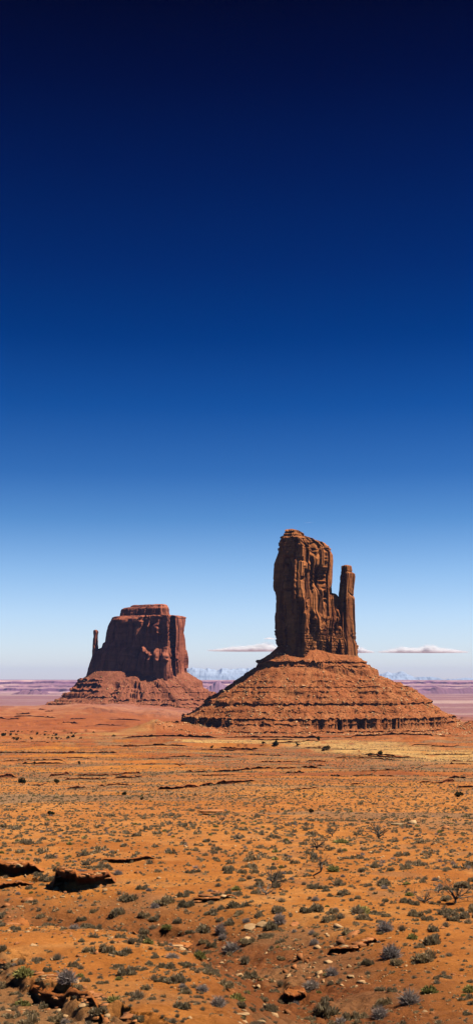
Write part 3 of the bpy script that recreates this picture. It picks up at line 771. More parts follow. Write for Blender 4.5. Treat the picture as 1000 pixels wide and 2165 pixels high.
# ------------------------------------------------------------------ rock ledges
TOPS = {}
def ledge(pts, hpx, label, group=None, under=0.35, seed=0, step=None, back=6.0, tone=(0.36, 0.105, 0.036), topt=(0.50, 0.165, 0.045), rag=1.0, flat=False, march=False):
    """a low cliff of bedded rock with an overhanging lip: front face, undercut, cap that runs back into the ground"""
    w = []
    for p in pts:
        q = locate(*p)[:2] if march else bp(*p); w.append(q)
    u = np.array([p[0] / p[1] for p in w]); Yv = np.array([p[1] for p in w]); Ym = float(Yv.mean()); h = hpx / F * Ym
    step = step or max(0.12, 0.0011 * Ym)
    n = int(max(30, (u[-1] - u[0]) * Ym / step)); us = np.linspace(u[0], u[-1], n); t = np.linspace(0, 1, n)
    sl = us * Ym
    y0 = np.interp(us, u, Yv) + h * rag * (1.3 * fbm(sl / (h * 5), sl * 0, seed + 1, 3) + 0.5 * fbm(sl / (h * 1.1), sl * 0, seed + 2, 3))
    c1, c2, cid = worley(sl / (h * 0.9), sl * 0 + 0.5, seed + 7); y0 = y0 + h * rag * 0.45 * (cid - 0.5) + 0.10 * h * fbm(sl / (h * 0.22), sl * 0, seed + 8, 3)
    env = sstep(0, 0.12, t) * (1 - sstep(0.86, 1, t)) * np.clip(0.72 + 0.55 * fbm(sl / (h * 9), sl * 0, seed + 3, 3) + 0.18 * (cid - 0.5), 0.05, 1.1)
    zg = H(us * (y0 - 1.2 * h), y0 - 1.2 * h); hh = h * env
    kw = max(3, int(1.2 * h / max(1e-6, (sl[-1] - sl[0]) / n))); kr = np.ones(kw) / kw
    zg = np.convolve(np.pad(zg, (kw // 2, kw - 1 - kw // 2), mode='edge'), kr, mode='valid')
    b1, b2, bid = worley(sl / (h * 1.3), sl * 0 + 4.5, seed + 12)
    hh = hh * (1 + 0.38 * (bid - 0.5) - 0.2 * (1 - sstep(0, 0.12, b2 - b1)) + 0.10 * fbm(sl / (h * 0.3), sl * 0, seed + 13, 3))
    if flat:
        tp = sstep(0, 0.10, t) * (1 - sstep(0.84, 1, t)); lv = zg.mean() + h
        hh = (np.clip(lv - zg, 0.5 * h, 1.5 * h) * 0.6 + h * 0.4) * tp * (0.95 + 0.16 * (bid - 0.5) + 0.12 * fbm(sl / (h * 0.7), sl * 0, seed + 14, 4))
    else: hh = hh * (1 + 0.5 * rag * fbm(sl / (h * 2.2), sl * 0 + 3, seed + 9, 4))
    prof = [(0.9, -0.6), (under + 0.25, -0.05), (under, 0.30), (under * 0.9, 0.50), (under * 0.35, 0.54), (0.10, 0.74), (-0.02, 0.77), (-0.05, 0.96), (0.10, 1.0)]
    if flat:
        y0 = y0 + 0.5 * h * (bid - 0.5)
        TOPS[label] = (us, y0, zg + hh, h)
    rows = []
    for k, (dy, dz) in enumerate(prof):
        jy = 0.16 * h * fbm(sl / (h * 0.6), sl * 0 + k, seed + 20 + k, 4)
        y = y0 + dy * h + jy
        rows.append(np.stack([us * y, y, zg + hh * dz + (0.07 * h * fbm(sl / (h * 0.8), sl * 0 + k, seed + 40 + k, 2) if k > 1 else 0)], -1))
    top = zg + hh
    for q in (0.3, 0.65, 1.0):
        y = y0 + h * (0.1 + back * q); g = H(us * y, y)
        z = top + (g - top) * sstep(0.2, 1.0, q) if q < 1 else g - 0.25 * h
        rows.append(np.stack([us * y, y, np.maximum(z, g - 0.25 * h)], -1))
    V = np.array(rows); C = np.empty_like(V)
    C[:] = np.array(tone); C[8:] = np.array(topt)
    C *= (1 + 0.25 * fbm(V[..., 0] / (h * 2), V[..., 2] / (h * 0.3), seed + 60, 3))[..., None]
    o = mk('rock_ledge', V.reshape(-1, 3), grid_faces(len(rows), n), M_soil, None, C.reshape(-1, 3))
    tag(o, label, 'rock ledge', group); return o

LFAR = 'thin dark rock ledge crossing the red flats before the buttes'; LFG = 'thin rock ledges across the red flats'
for k, (p, h) in enumerate([
    ([(100, 1595), (180, 1596), (264, 1594)], 4), ([(-40, 1598), (40, 1596), (100, 1597)], 3.5), ([(224, 1580), (310, 1578), (405, 1578)], 4),
    ([(96, 1577), (136, 1576)], 3), ([(304, 1617), (328, 1616)], 3), ([(240, 1636), (280, 1634)], 4), ([(132, 1648), (180, 1645), (232, 1643)], 4),
    ([(208, 1661), (250, 1658), (280, 1659)], 4), ([(140, 1667), (184, 1664)], 5), ([(860, 1577), (920, 1576), (980, 1576)], 3), ([(640, 1582), (700, 1584), (760, 1588)], 3),
    ([(948, 1612), (1040, 1610)], 4), ([(864, 1624), (905, 1622)], 3), ([(884, 1656), (912, 1654)], 4), ([(740, 1659), (770, 1656)], 4), ([(960, 1663), (1040, 1660)], 5),
    ([(632, 1625), (690, 1621)], 4), ([(475, 1631), (520, 1628), (580, 1627)], 6), ([(600, 1671), (675, 1667)], 3.5), ([(300, 1617), (332, 1615)], 4),
    ([(340, 1604), (420, 1602), (500, 1604)], 3.5), ([(520, 1598), (600, 1600)], 3), ([(700, 1606), (790, 1604), (850, 1606)], 3.5), ([(420, 1643), (500, 1640)], 3.5),
    ([(0, 1612), (60, 1610), (150, 1613)], 3), ([(540, 1614), (640, 1612)], 3), ([(760, 1636), (840, 1634)], 3.5), ([(20, 1580), (80, 1579)], 2.5), ([(420, 1590), (520, 1588)], 3)]):
    ledge(p, h, LFAR, LFG, seed=4000 + 70 * k, rag=2.0)
g = np.random.default_rng(61)
for k in range(34):
    py = g.uniform(1566, 1646); px = g.uniform(-20, 1000); L = g.uniform(22, 110); h = g.uniform(2.2, 4.4) * (0.8 + (py - 1566) / 160)
    ledge([(px, py + g.uniform(-1, 1)), (px + L * 0.5, py), (px + L, py + g.uniform(-1.5, 1.5))], h, LFAR, LFG, seed=12000 + 70 * k, rag=2.2, topt=(0.44, 0.125, 0.036))
BIGL = [
    ([(255, 1561), (330, 1559), (420, 1560), (470, 1560)], 6, 'long dark ledge line under the left foot of the tall butte'),
    ([(455, 1560), (600, 1559), (720, 1560), (860, 1559), (1060, 1561)], 5, 'straight dark ledge line running right along the foot of the tall butte'),
    ([(-40, 1646), (0, 1645), (38, 1641)], 9, 'thick dark ledge at the left edge above the shrub plain'),
    ([(104, 1639), (128, 1637), (150, 1635)], 6, 'short dark ledge right of the thick one at the left edge'),
    ([(70, 1660), (86, 1660), (102, 1656)], 7, 'short dark ledge beside the round green juniper at left'),
    ([(332, 1668), (375, 1668), (422, 1663)], 8, 'longest dark undercut ledge on the plain, its left half'),
    ([(418, 1662), (470, 1658), (544, 1652)], 8, 'longest dark undercut ledge on the plain, its right half'),
    ([(908, 1656), (935, 1656), (962, 1651)], 7, 'dark ledge on the plain near the right edge'),
    ([(424, 1722), (445, 1722), (468, 1717)], 5, 'small ledge beneath the reddish flat slab on the shrub plain'),
]
for k, (p, h, lab) in enumerate(BIGL): ledge(p, h, lab, seed=7000 + 70 * k, under=0.6, rag=1.7)
APR = 'faint rock ledge on the red swell before the broad butte'
for k, (p, h) in enumerate([([(26, 1517), (70, 1515), (123, 1518)], 3.5), ([(-30, 1521), (48, 1521)], 3.5), ([(81, 1502), (99, 1501)], 3), ([(95, 1505), (114, 1504)], 3),
                            ([(33, 1510), (66, 1509)], 3), ([(147, 1521), (185, 1520)], 3.5), ([(132, 1531), (167, 1530)], 3), ([(230, 1522), (300, 1524)], 3), ([(200, 1534), (260, 1533)], 3)]):
    ledge(p, h, APR, 'faint ledges on the swell before the broad butte', seed=8000 + 70 * k, tone=(0.30, 0.09, 0.05), topt=(0.42, 0.15, 0.07), rag=1.2, back=10, march=True)
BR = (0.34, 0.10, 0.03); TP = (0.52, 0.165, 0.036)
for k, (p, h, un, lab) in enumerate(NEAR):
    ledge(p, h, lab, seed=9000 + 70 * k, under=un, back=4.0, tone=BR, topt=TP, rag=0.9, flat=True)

# ------------------------------------------------------------------ plants
def tube(path, radii, sides=5):
    V = []; Fc = []
    path = [np.array(p, float) for p in path]
    for i, p in enumerate(path):
        d = path[min(i + 1, len(path) - 1)] - path[max(i - 1, 0)]; d /= (np.linalg.norm(d) + 1e-9)
        a = np.cross(d, [0.3, 0.1, 1.0]); a /= (np.linalg.norm(a) + 1e-9); b = np.cross(d, a)
        for k in range(sides):
            t = 2 * math.pi * k / sides
            V.append(p + radii[i] * (a * math.cos(t) + b * math.sin(t)))
    for i in range(len(path) - 1):
        for k in range(sides):
            k2 = (k + 1) % sides
            Fc.append([i * sides + k, i * sides + k2, (i + 1) * sides + k2, (i + 1) * sides + k])
    return np.array(V), np.array(Fc)

def join(parts):
    V = []; Fc = []; o = 0
    for v, f in parts:
        V.append(v); Fc.append(f + o); o += len(v)
    return np.vstack(V), np.vstack(Fc)

def tri_blades(n, kind, seed):
    """n thin triangles making a shrub 1 m wide; returns verts, faces, tones"""
    g = np.random.default_rng(seed)
    az = g.uniform(0, 2 * math.pi, n)
    if kind == 'sage':          # low dome of short leafy twigs, several lobes
        lob = g.integers(0, 6, n); lx = g.uniform(-0.26, 0.26, 6); ly = g.uniform(-0.26, 0.26, 6); lr = g.uniform(0.18, 0.29, 6); lh = g.uniform(0.20, 0.42, 6)
        el = np.arcsin(g.uniform(0.0, 1, n)); d = np.stack([np.cos(az) * np.cos(el), np.sin(az) * np.cos(el), np.sin(el)], -1)
        rad = g.uniform(0.55, 1.0, n) ** 0.6
        c = np.stack([lx[lob], ly[lob], np.zeros(n)], -1)
        tip = c + d * rad[:, None] * np.stack([lr[lob], lr[lob], lh[lob]], -1) * g.uniform(0.9, 1.15, n)[:, None]
        root = c + d * (rad * 0.55)[:, None] * np.stack([lr[lob], lr[lob], lh[lob]], -1) - [0, 0, 0.02]
        wd = 0.017
        tones = [(0.45, 0.32, 0.155), (0.62, 0.47, 0.27), (0.29, 0.20, 0.09)]
    elif kind == 'straw':       # fine dry grass tuft
        el = np.radians(g.uniform(25, 88, n)); ln = g.uniform(0.32, 0.55, n)
        d = np.stack([np.cos(az) * np.cos(el), np.sin(az) * np.cos(el), np.sin(el)], -1)
        root = np.stack([g.normal(0, .09, n), g.normal(0, .09, n), np.zeros(n)], -1); tip = root + d * ln[:, None]
        wd = 0.016
        tones = [(0.40, 0.285, 0.155), (0.52, 0.40, 0.24), (0.22, 0.16, 0.09)]
    elif kind == 'twig':        # leafless, lilac grey, upright twigs
        el = np.arcsin(g.uniform(0.05, 1, n)); ln = g.uniform(0.42, 0.52, n)
        d = np.stack([np.cos(az) * np.cos(el), np.sin(az) * np.cos(el), np.sin(el)], -1)
        mid = d * (ln * g.uniform(0.1, 0.75, n))[:, None]; root = mid * [0.85, 0.85, 1.0]
        tip = root + (d + g.normal(0, 0.5, (n, 3))) * g.uniform(0.07, 0.16, n)[:, None]
        tip[:, 2] = np.abs(tip[:, 2])
        wd = 0.012
        tones = [(0.42, 0.33, 0.26), (0.58, 0.48, 0.40), (0.24, 0.18, 0.14)]
    elif kind == 'green':
        el = np.arcsin(g.uniform(0.0, 1, n)); d = np.stack([np.cos(az) * np.cos(el), np.sin(az) * np.cos(el), np.sin(el)], -1)
        rad = g.uniform(0.35, 1.0, n); tip = d * rad[:, None] * [0.5, 0.5, 0.45] * g.uniform(0.85, 1.15, n)[:, None]
        root = tip * 0.6; wd = 0.03
        tones = [(0.42, 0.36, 0.10), (0.56, 0.50, 0.15), (0.24, 0.21, 0.06)]
    else:                       # juniper crown, 1 m wide, clumps
        m = 9; cx = g.uniform(-0.3, 0.3, (m, 2)); cz = g.uniform(0.25, 0.72, m); cr = g.uniform(0.14, 0.24, m)
        lob = g.integers(0, m, n); d = g.normal(0, 1, (n, 3)); d /= np.linalg.norm(d, axis=1)[:, None]
        c = np.stack([cx[lob, 0], cx[lob, 1], cz[lob]], -1)
        tip = c + d * cr[lob][:, None] * g.uniform(0.7, 1.15, n)[:, None]; root = c + d * cr[lob][:, None] * 0.5
        wd = 0.055
        tones = [(0.055, 0.060, 0.022), (0.085, 0.088, 0.035), (0.03, 0.034, 0.014)]
    side = np.cross(tip - root, g.normal(0, 1, (n, 3))); side /= (np.linalg.norm(side, axis=1)[:, None] + 1e-9)
    wd = wd * max(1.0, (600.0 / n) ** 0.5)
    w = wd * g.uniform(0.7, 1.4, n)[:, None]
    if kind in ('sage', 'green', 'juniper'):
        V = np.stack([root - side * w, root + side * w, tip + side * w * 0.7, tip - side * w * 0.7], 1).reshape(-1, 3)
        Fc = np.arange(4 * n).reshape(n, 4); rep = 4
    else:
        V = np.stack([root - side * w, root + side * w, tip + side * w * 0.12, tip - side * w * 0.12], 1).reshape(-1, 3)
        Fc = np.arange(4 * n).reshape(n, 4); rep = 4
    T = np.array(tones)[g.choice(3, n, p=[0.5, 0.3, 0.2])] * g.uniform(0.85, 1.15, (n, 1))
    return V, Fc, np.repeat(T, rep, 0)

def stems(seed, n=9, h=0.3):
    g = np.random.default_rng(seed); parts = []
    for i in range(n):
        a = g.uniform(0, 6.28); e = g.uniform(0.4, 1.4); L = h * g.uniform(0.7, 1.3)
        p1 = np.array([math.cos(a) * math.cos(e), math.sin(a) * math.cos(e), math.sin(e)]) * L
        parts.append(tube([(0, 0, -0.03), p1 * 0.5 + g.normal(0, .02, 3), p1], [0.012, 0.009, 0.004], 4))
    return join(parts)

PROTO = {}
HIDE = []
def proto_mesh(kind, n, seed, name='foliage'):
    V, Fc, T = tri_blades(n, kind, seed)
    o = mk(name, V, Fc, M_shrub, None, T); me = o.data
    bpy.data.objects.remove(o)
    return me, (V, Fc, T)
LOD = {'near': {'sage': 1100, 'straw': 260, 'twig': 1300, 'green': 620, 'juniper': 700}, 'mid': {'sage': 190, 'straw': 70, 'twig': 160, 'green': 150, 'juniper': 220}, 'far': {'sage': 20, 'straw': 14, 'twig': 20, 'green': 24, 'juniper': 60}, 'dot': {'sage': 9, 'straw': 8, 'twig': 9, 'green': 12, 'juniper': 30}}
for lod, dct in LOD.items():
    for kind, n in dct.items():
        PROTO[(lod, kind)] = [proto_mesh(kind, n, 900 + i * 31 + n) for i in range(5 if lod == 'near' else 4)]
sv, sf = stems(5); _s = mk('stem', sv, sf, M_wood, None, np.ones((len(sv), 3))); STEM = _s.data; bpy.data.objects.remove(_s)

KNAME = {'sage': 'sagebrush', 'straw': 'grass_tuft', 'twig': 'twiggy_shrub', 'green': 'green_shrub', 'juniper': 'juniper_tree'}
KCAT = {'sage': 'shrub', 'straw': 'grass tuft', 'twig': 'shrub', 'green': 'shrub', 'juniper': 'tree'}

def link_mesh(name, me, parent=None):
    o = bpy.data.objects.new(name, me); COL.objects.link(o)
    if parent: o.parent = parent
    return o

def shrub(kind, px, py, wpx, label, hs=1.0, tint=None, group=None):
    x, y, z = locate(px, py)
    w = wpx / F * y
    e = empty(KNAME[kind], (x, y, z - 0.03 * w), random.uniform(0, 6.28))
    e.scale = (w, w, w * hs)
    tag(e, label, KCAT[kind], group)
    me = PROTO[('near', kind)][random.randrange(5)][0]
    if kind == 'juniper':
        c = link_mesh('crown', me, e); tv, tf = tube([(0, 0, -0.1), (0.03, 0.02, 0.2), (-0.02, 0.03, 0.5)], [0.06, 0.045, 0.02], 6)
        mk('trunk', tv, tf, M_wood, e, np.ones((len(tv), 3)))
    else:
        f = link_mesh('foliage', me, e); link_mesh('stem', STEM, e)
        if kind == 'straw': f.name = 'grass_blades'
    PLACED.append((x, y, w))
    return e
PLACED = []

NAMED = [
    ('sage', 909, 1998, 56, 'large pale grey rounded shrub alone at the edge of the smooth sand slope', 1.15),
    ('twig', 814, 1968, 46, 'dark lilac grey bush right of the broken rock slabs', 1.1),
    ('green', 871, 1986, 28, 'small dark green bush just left of the large pale rounded shrub', 1.1),
    ('twig', 826, 2026, 60, 'open spreading twiggy bush below the rock slabs, tallest of that cluster', 1.25),
    ('sage', 779, 2040, 36, 'grey shrub at the left end of the cluster below the rock slabs', 1.1),
    ('sage', 840, 2040, 40, 'dense low grey shrub at the foot of the open spreading twiggy bush', 1.0),
    ('twig', 866, 2122, 62, 'pale lilac leafless bush standing on the smooth sand at lower right', 1.15),
    ('sage', 812, 2126, 50, 'dark olive low shrub touching the left side of the pale lilac leafless bush', 0.9),
    ('green', 762, 1931, 52, 'bright yellow green bush above the broken rock slabs', 0.75),
    ('sage', 971, 1942, 50, 'dark olive mound of a shrub near the right edge below the dead trees', 1.0),
    ('sage', 901, 1946, 30, 'pair like dark shrub left of the dark olive mound near the right edge', 1.0),
    ('straw', 849, 1968, 24, 'straw coloured tuft between the dark lilac bush and the small green bush', 1.1),
    ('straw', 875, 2069, 17, 'lone round straw coloured tuft on bare sand right of centre', 0.9),
    ('green', 992, 2098, 34, 'yellow olive bush cut by the right edge near the bottom', 1.1),
    ('twig', 591, 1953, 40, 'round lilac grey bush above the flat pale rocks at centre', 1.3),
    ('twig', 702, 2064, 38, 'lilac bush leaning on the dark debris slope, upper of the pair', 1.2),
    ('twig', 658, 2090, 52, 'wide faint lilac twiggy bush on the debris slope, lower of the pair', 0.9),
    ('straw', 518, 2038, 34, 'pale green straw tuft at the left foot of the debris slope', 1.1),
    ('twig', 664, 1998, 28, 'small lilac twiggy bush left of the tilted rock slab', 1.2),
    ('sage', 692, 2148, 62, 'large grey olive shrub in the debris at the bottom centre', 1.3),
    ('sage', 570, 2138, 40, 'olive shrub at the bottom left of the debris slope', 1.25),
    ('sage', 509, 2130, 28, 'small dark green grey shrub on sand near the bottom centre', 1.1),
    ('sage', 602, 2114, 32, 'pale grey shrub in the middle of the debris slope bottom', 1.0),
    ('straw', 592, 2084, 22, 'pale tuft casting a long shadow on the brown debris', 1.2),
    ('twig', 466, 1975, 32, 'upright purple bush standing over the pale rubble', 1.7),
    ('twig', 490, 2014, 54, 'widest lilac bush at the end of the rubble left of centre', 1.0),
    ('green', 422, 2025, 32, 'round yellow green bush on the sand mound', 1.15),
    ('sage', 370, 2075, 50, 'dark olive spreading shrub in the middle of the bare sand', 0.95),
    ('sage', 269, 2062, 46, 'dark domed shrub left of the middle of the sand mound', 1.05),
    ('straw', 278, 1996, 26, 'straw tipped tuft on the crest of the sand mound', 1.2),
    ('sage', 258, 2018, 58, 'long row like grey shrub across the upper sand mound', 0.75),
    ('straw', 326, 2073, 25, 'small tan tuft between the dark olive and the dark domed shrubs', 1.0),
    ('sage', 446, 1932, 34, 'dark flat shrub on the sand right of the undercut ledge', 0.9),
    ('twig', 143, 2086, 58, 'big lilac twiggy bush rooted on the rock ledge at lower left', 1.25),
    ('sage', 192, 2012, 36, 'rounded grey shrub on the sand above the lilac ledge bush', 1.0),
    ('sage', 155, 2045, 34, 'two toned pale and dark shrub on the sand just above the lilac ledge bush', 1.1),
    ('sage', 184, 2076, 26, 'small grey shrub touching the right side of the lilac ledge bush', 1.1),
    ('green', 50, 2066, 48, 'dark green bush over the rocky ground at the left edge', 1.0),
    ('straw', 122, 2030, 27, 'pale spiky tuft on the sand left of the two toned shrub', 1.2),
    ('sage', 91, 2132, 32, 'grey green shrub on the rocky ground at lower left', 1.2),
    ('sage', 5, 2009, 30, 'dark green shrub cut by the left edge above the rocky ground', 1.2),
    ('sage', 212, 2144, 48, 'wide shrub under the rock lip at the bottom left', 0.9),
    ('straw', 291, 2112, 46, 'large straw topped clump on the open sand near the bottom', 0.9),
    ('sage', 383, 2132, 42, 'grey shrub leaning right near the bottom of the sand', 1.0),
    ('green', 705, 1843, 34, 'bright green bush beside the twisted dead snag', 1.0),
    ('green', 720, 1782, 44, 'flat yellow green patch of shrub between two dead trees', 0.5),
    ('twig', 250, 1850, 26, 'grey lilac bush at the right end of the dark cave ledge', 1.0),
]
for k, px, py, w, lab, hs in NAMED:
    shrub(k, px, py, w, lab, hs)

# junipers
JUN = [
    (583, 1579, 14, 'round dark juniper on the yellow grass band, biggest of its row', 1.15),
    (556, 1575, 9, 'small dark juniper left of the biggest one on the yellow band', 1.0),
    (690, 1585, 17, 'low wide juniper on the yellow grass band below the butte', 0.6),
    (673, 1567, 10, 'pale thin juniper standing above the low wide one', 1.3),
    (629, 1577, 8, 'faint small juniper between the biggest and the pale thin one', 1.0),
    (781, 1599, 12, 'flat juniper right of the yellow grass band, left of a pair', 0.7),
    (804, 1597, 13, 'darker juniper of the pair right of centre', 1.0),
    (448, 1583, 7, 'tiny juniper at the left end of the yellow grass band', 1.0),
    (968, 1685, 22, 'olive juniper bush on the shrub plain near the right edge', 0.7),
    (658, 1719, 12, 'round green juniper in the middle of the shrub plain', 1.0),
    (49, 1657, 22, 'round green juniper beside the dark ledges at the left edge', 0.7),
    (121, 1657, 14, 'dark juniper right of the left ledges', 0.9),
    (168, 1617, 9, 'small dark juniper on the red flats at left', 1.0),
    (74, 1617, 8, 'tiny juniper on the red flats near the left edge', 1.0),
    (110, 1725, 20, 'yellow green juniper bush on the plain at left', 0.6),
    (263, 1682, 11, 'yellow green juniper bush on the plain left of centre', 1.0),
    (300, 1692, 8, 'small juniper right of the yellow green one on the plain', 1.0),
]
for px, py, w, lab, hs in JUN: shrub('juniper', px, py, w, lab, hs)
# field of dots of junipers beyond the left flats
me_list = [p[0] for p in PROTO[('mid', 'juniper')]]
tv, tf = tube([(0, 0, -0.1), (0.03, 0.02, 0.2), (-0.02, 0.03, 0.5)], [0.06, 0.045, 0.02], 5)
_t = mk('trunk', tv, tf, M_wood, None, np.ones((len(tv), 3))); TRUNK = _t.data; bpy.data.objects.remove(_t)
g = np.random.default_rng(44); cnt = 0
while cnt < 75:
    px = g.uniform(-30, 175) if g.random() < 0.8 else g.uniform(-60, 330); Y = g.uniform(1180, 1900)
    x = wx_(px, Y); z = float(Hall(np.array([x]), np.array([Y]))[0]); w = g.uniform(2.2, 5.2)
    e = empty('juniper_tree', (x, Y, z), g.uniform(0, 6.28)); e.scale = (w, w, w * g.uniform(0.7, 1.0))
    tag(e, 'small dark juniper in the scattered field on the pale flats left of the cone', 'tree', 'junipers dotted on the left flats')
    link_mesh('crown', me_list[cnt % 4], e); link_mesh('trunk', TRUNK, e); cnt += 1

# dead trees
def branch_path(g, p, d, L, n=5, bend=0.35, up=0.05):
    pts = [np.array(p, float)]; d = np.array(d, float); d /= np.linalg.norm(d)
    for i in range(n):
        d = d + g.normal(0, bend, 3) * 0.6 + np.array([0, 0, up]); d /= np.linalg.norm(d)
        pts.append(pts[-1] + d * L / n)
    return pts, d
def dead_branch(g, p, d, L, r, depth=2):
    pts, dl = branch_path(g, p, d, L)
    rad = np.linspace(r, r * 0.35, len(pts)); parts = [tube(pts, rad, 5)]
    if depth:
        for k in range(g.integers(3, 6)):
            i = g.integers(1, len(pts)); dd = (pts[i] - pts[i - 1]); dd /= np.linalg.norm(dd)
            parts.append(dead_branch(g, pts[i], dd + g.normal(0, 0.65, 3), L * g.uniform(0.35, 0.6), rad[i] * 0.65, depth - 1))
    return join(parts)
def dead_tree(px, py, wpx, hpx, label, seed, nb=6, mat=None, lean=(0, 0), foliage=0, spread=0.8, trunk=0.25):
    mat = mat or M_wood
    g = np.random.default_rng(seed); x, y, z = locate(px, py); s = hpx / F * y; sw = wpx / F * y
    e = empty('dead_tree', (x, y, z - 0.05)); tag(e, label, 'dead tree')
    base = [(0, 0, -0.1), (lean[0] * -0.35 * s, 0, trunk * 0.28 * s), (lean[0] * 0.5 * s, 0, trunk * 0.62 * s), (lean[0] * s * 0.7, lean[1] * s, trunk * s)]
    v, f = tube(base, [0.055 * s, 0.046 * s, 0.040 * s, 0.034 * s], 7); mk('trunk', v, f, mat, e, np.ones((len(v), 3)))
    top = np.array(base[-1])
    for k in range(nb):
        a = 2 * math.pi * (k + g.uniform(0, 0.6)) / nb
        d = np.array([math.cos(a) * sw / s * spread, math.sin(a) * sw / s * spread * 0.7, g.uniform(0.35, 1.0)])
        v, f = dead_branch(g, top * g.uniform(0.5, 1.0), d, s * g.uniform(0.6, 0.85), 0.030 * s, 2)
        mk('branch', v, f, mat, e, np.ones((len(v), 3)))
    if foliage:
        for k in range(foliage):
            c = link_mesh('foliage', PROTO[('near', 'sage')][k % 5][0], e)
            c.location = (g.uniform(-0.4, 0.4) * sw, g.uniform(-0.3, 0.3) * sw, s * g.uniform(0.5, 0.85)); q = s * g.uniform(0.35, 0.5); c.scale = (q, q, q * 0.7)
    PLACED.append((x, y, sw * 0.4))
    return e
dead_tree(800, 1774, 46, 44, 'dark leafless tree fanning upward on the open sand, right and farthest of the dead trees', 11, 7)
dead_tree(669, 1797, 40, 34, 'dense dark tangle of dead branches left of the flat yellow green patch', 12, 9)
dead_tree(702, 1769, 32, 26, 'small dead bush tree just above the flat yellow green patch', 13, 7)
dead_tree(668, 1858, 30, 42, 'tall twisted dead snag leaning right beside the bright green bush', 14, 4, lean=(0.45, 0), spread=0.35, trunk=0.6)
dead_tree(576, 1875, 44, 46, 'dark many branched dead tree left of the twisted snag', 15, 8)
dead_tree(562, 1893, 44, 34, 'bleached pale dead branches at the foot of the dark many branched tree', 16, 6, M_pale_wood)
dead_tree(897, 1908, 54, 38, 'black fan of dead branches low on the sand at right', 17, 10, spread=1.1, trunk=0.12)
dead_tree(962, 1910, 62, 56, 'half dead juniper with grey tufts at its top near the right edge', 18, 7, foliage=5)
dead_tree(926, 1888, 28, 22, 'pale bleached little dead tree between the black fan and the half dead juniper', 19, 6, M_pale_wood)
dead_tree(449, 1810, 10, 16, 'thin small snag alone at the edge of the shrubs left of centre', 20, 3)
dead_tree(470, 1738, 18, 18, 'distant grey dead tree on the plain left of the twisted snag', 21, 6)
dead_tree(528, 1782, 16, 14, 'distant low dead tree on the plain above the dark many branched one', 22, 6)

# ------------------------------------------------------------------ rocks
def hull_rock(seed, n=16, flat=1.0, box=0.5):
    g = np.random.default_rng(seed)
    p = g.normal(0, 1, (n, 3)); p /= np.linalg.norm(p, axis=1)[:, None]
    m = np.abs(p).max(1)[:, None]; p = p * (1 - box) + p / m * box * 0.75
    p *= g.uniform(0.82, 1.08, (n, 1)); p *= [0.5, 0.5 * g.uniform(0.6, 1.0), 0.38 * flat]
    bm = bmesh.new()
    for q in p: bm.verts.new(q)
    bmesh.ops.convex_hull(bm, input=bm.verts)
    bmesh.ops.delete(bm, geom=[v for v in bm.verts if not v.link_faces], context='VERTS')
    bmesh.ops.triangulate(bm, faces=bm.faces[:])
    bm.verts.ensure_lookup_table(); bm.verts.index_update()
    V = np.array([v.co[:] for v in bm.verts]); Fc = np.array([[v.index for v in f.verts] for f in bm.faces]); bm.free()
    return V, Fc
def plate_rock(seed):
    """broken flat sandstone plate: jagged outline, two beds, sharp edges"""
    g = np.random.default_rng(seed); n = int(g.integers(9, 14))
    a = np.sort((np.arange(n) + g.uniform(-0.35, 0.35, n)) / n * 2 * math.pi)
    r = 0.5 * g.uniform(0.55, 1.12, n)
    V = []
    for zz, sc in ((-0.11, 0.80), (-0.05, 0.98), (-0.045, 0.90), (0.02, 1.0), (0.055, 0.94)):
        j = g.uniform(0.86, 1.06, n)
        V += [(math.cos(t) * q * sc * w, math.sin(t) * q * sc * w * 0.85, zz + g.uniform(-0.006, 0.006)) for t, q, w in zip(a, r, j)]
    V += [(0, 0, -0.11), (0, 0, 0.06)]
    Fc = []
    for k in range(4):
        for i in range(n):
            i2 = (i + 1) % n; A, B, C_, D = k * n + i, k * n + i2, (k + 1) * n + i2, (k + 1) * n + i
            Fc += [(A, B, C_), (A, C_, D)]
    for i in range(n):
        i2 = (i + 1) % n
        Fc += [(i2, i, 5 * n), (4 * n + i, 4 * n + i2, 5 * n + 1)]
    return np.array(V), np.array(Fc)
ROCKS = [hull_rock(2000 + i, 15, [1.0, 0.8, 0.6, 1.1][i % 4], 0.6) for i in range(12)]
SLABS = [plate_rock(2100 + i) for i in range(6)]
def rock_meshes(lst, mat, name='rock'):
    out = []
    for v, f in lst:
        o = mk(name, v, f, mat, None, np.ones((len(v), 3))); out.append(o.data); bpy.data.objects.remove(o)
    return out
RM = rock_meshes(ROCKS, M_rock); RP = rock_meshes(ROCKS, M_rockpale); SM = rock_meshes(SLABS, M_rock); SP = rock_meshes(SLABS, M_rockpale)

def slab(px, py, wpx, label, thick=1.0, rz=0, tilt=(0, 0), pale=False, block=False, deep=1.0, lift=0.0, group=None):
    x, y, z = locate(px, py); w = wpx / F * y
    me = (RP if pale else RM)[random.randrange(12)] if block else (SP if pale else SM)[random.randrange(6)]
    o = link_mesh('rock_block' if block else 'sandstone_rock', me)
    o.location = (x, y, z + lift * w + 0.05 * w); o.rotation_euler = (tilt[0], tilt[1], rz); o.scale = (w, w * deep, w * thick)
    tag(o, label, 'rock', group); PLACED.append((x, y, w * 0.5)); return o
slab(58, 1908, 34, 'cracked red rock block at the right end of the low left ledge', 0.9, 0.4, block=True)
slab(12, 1918, 26, 'rounded red boulder below the low left ledge', 1.0, 0.1, block=True)
slab(470, 1891, 50, 'thin orange slab outcrop left of centre, upper of two', 0.5, 0.1, deep=0.6)
slab(440, 1896, 44, 'thin orange slab outcrop left of centre, lower of two', 0.5, -0.1, deep=0.6)
slab(519, 1990, 28, 'pale squared block at the right end of the rubble', 0.9, 0.1, pale=True, block=True)
slab(624, 1957, 32, 'dark tilted slab right of the round lilac grey bush', 0.4, -0.5, tilt=(0.2, 0.35))
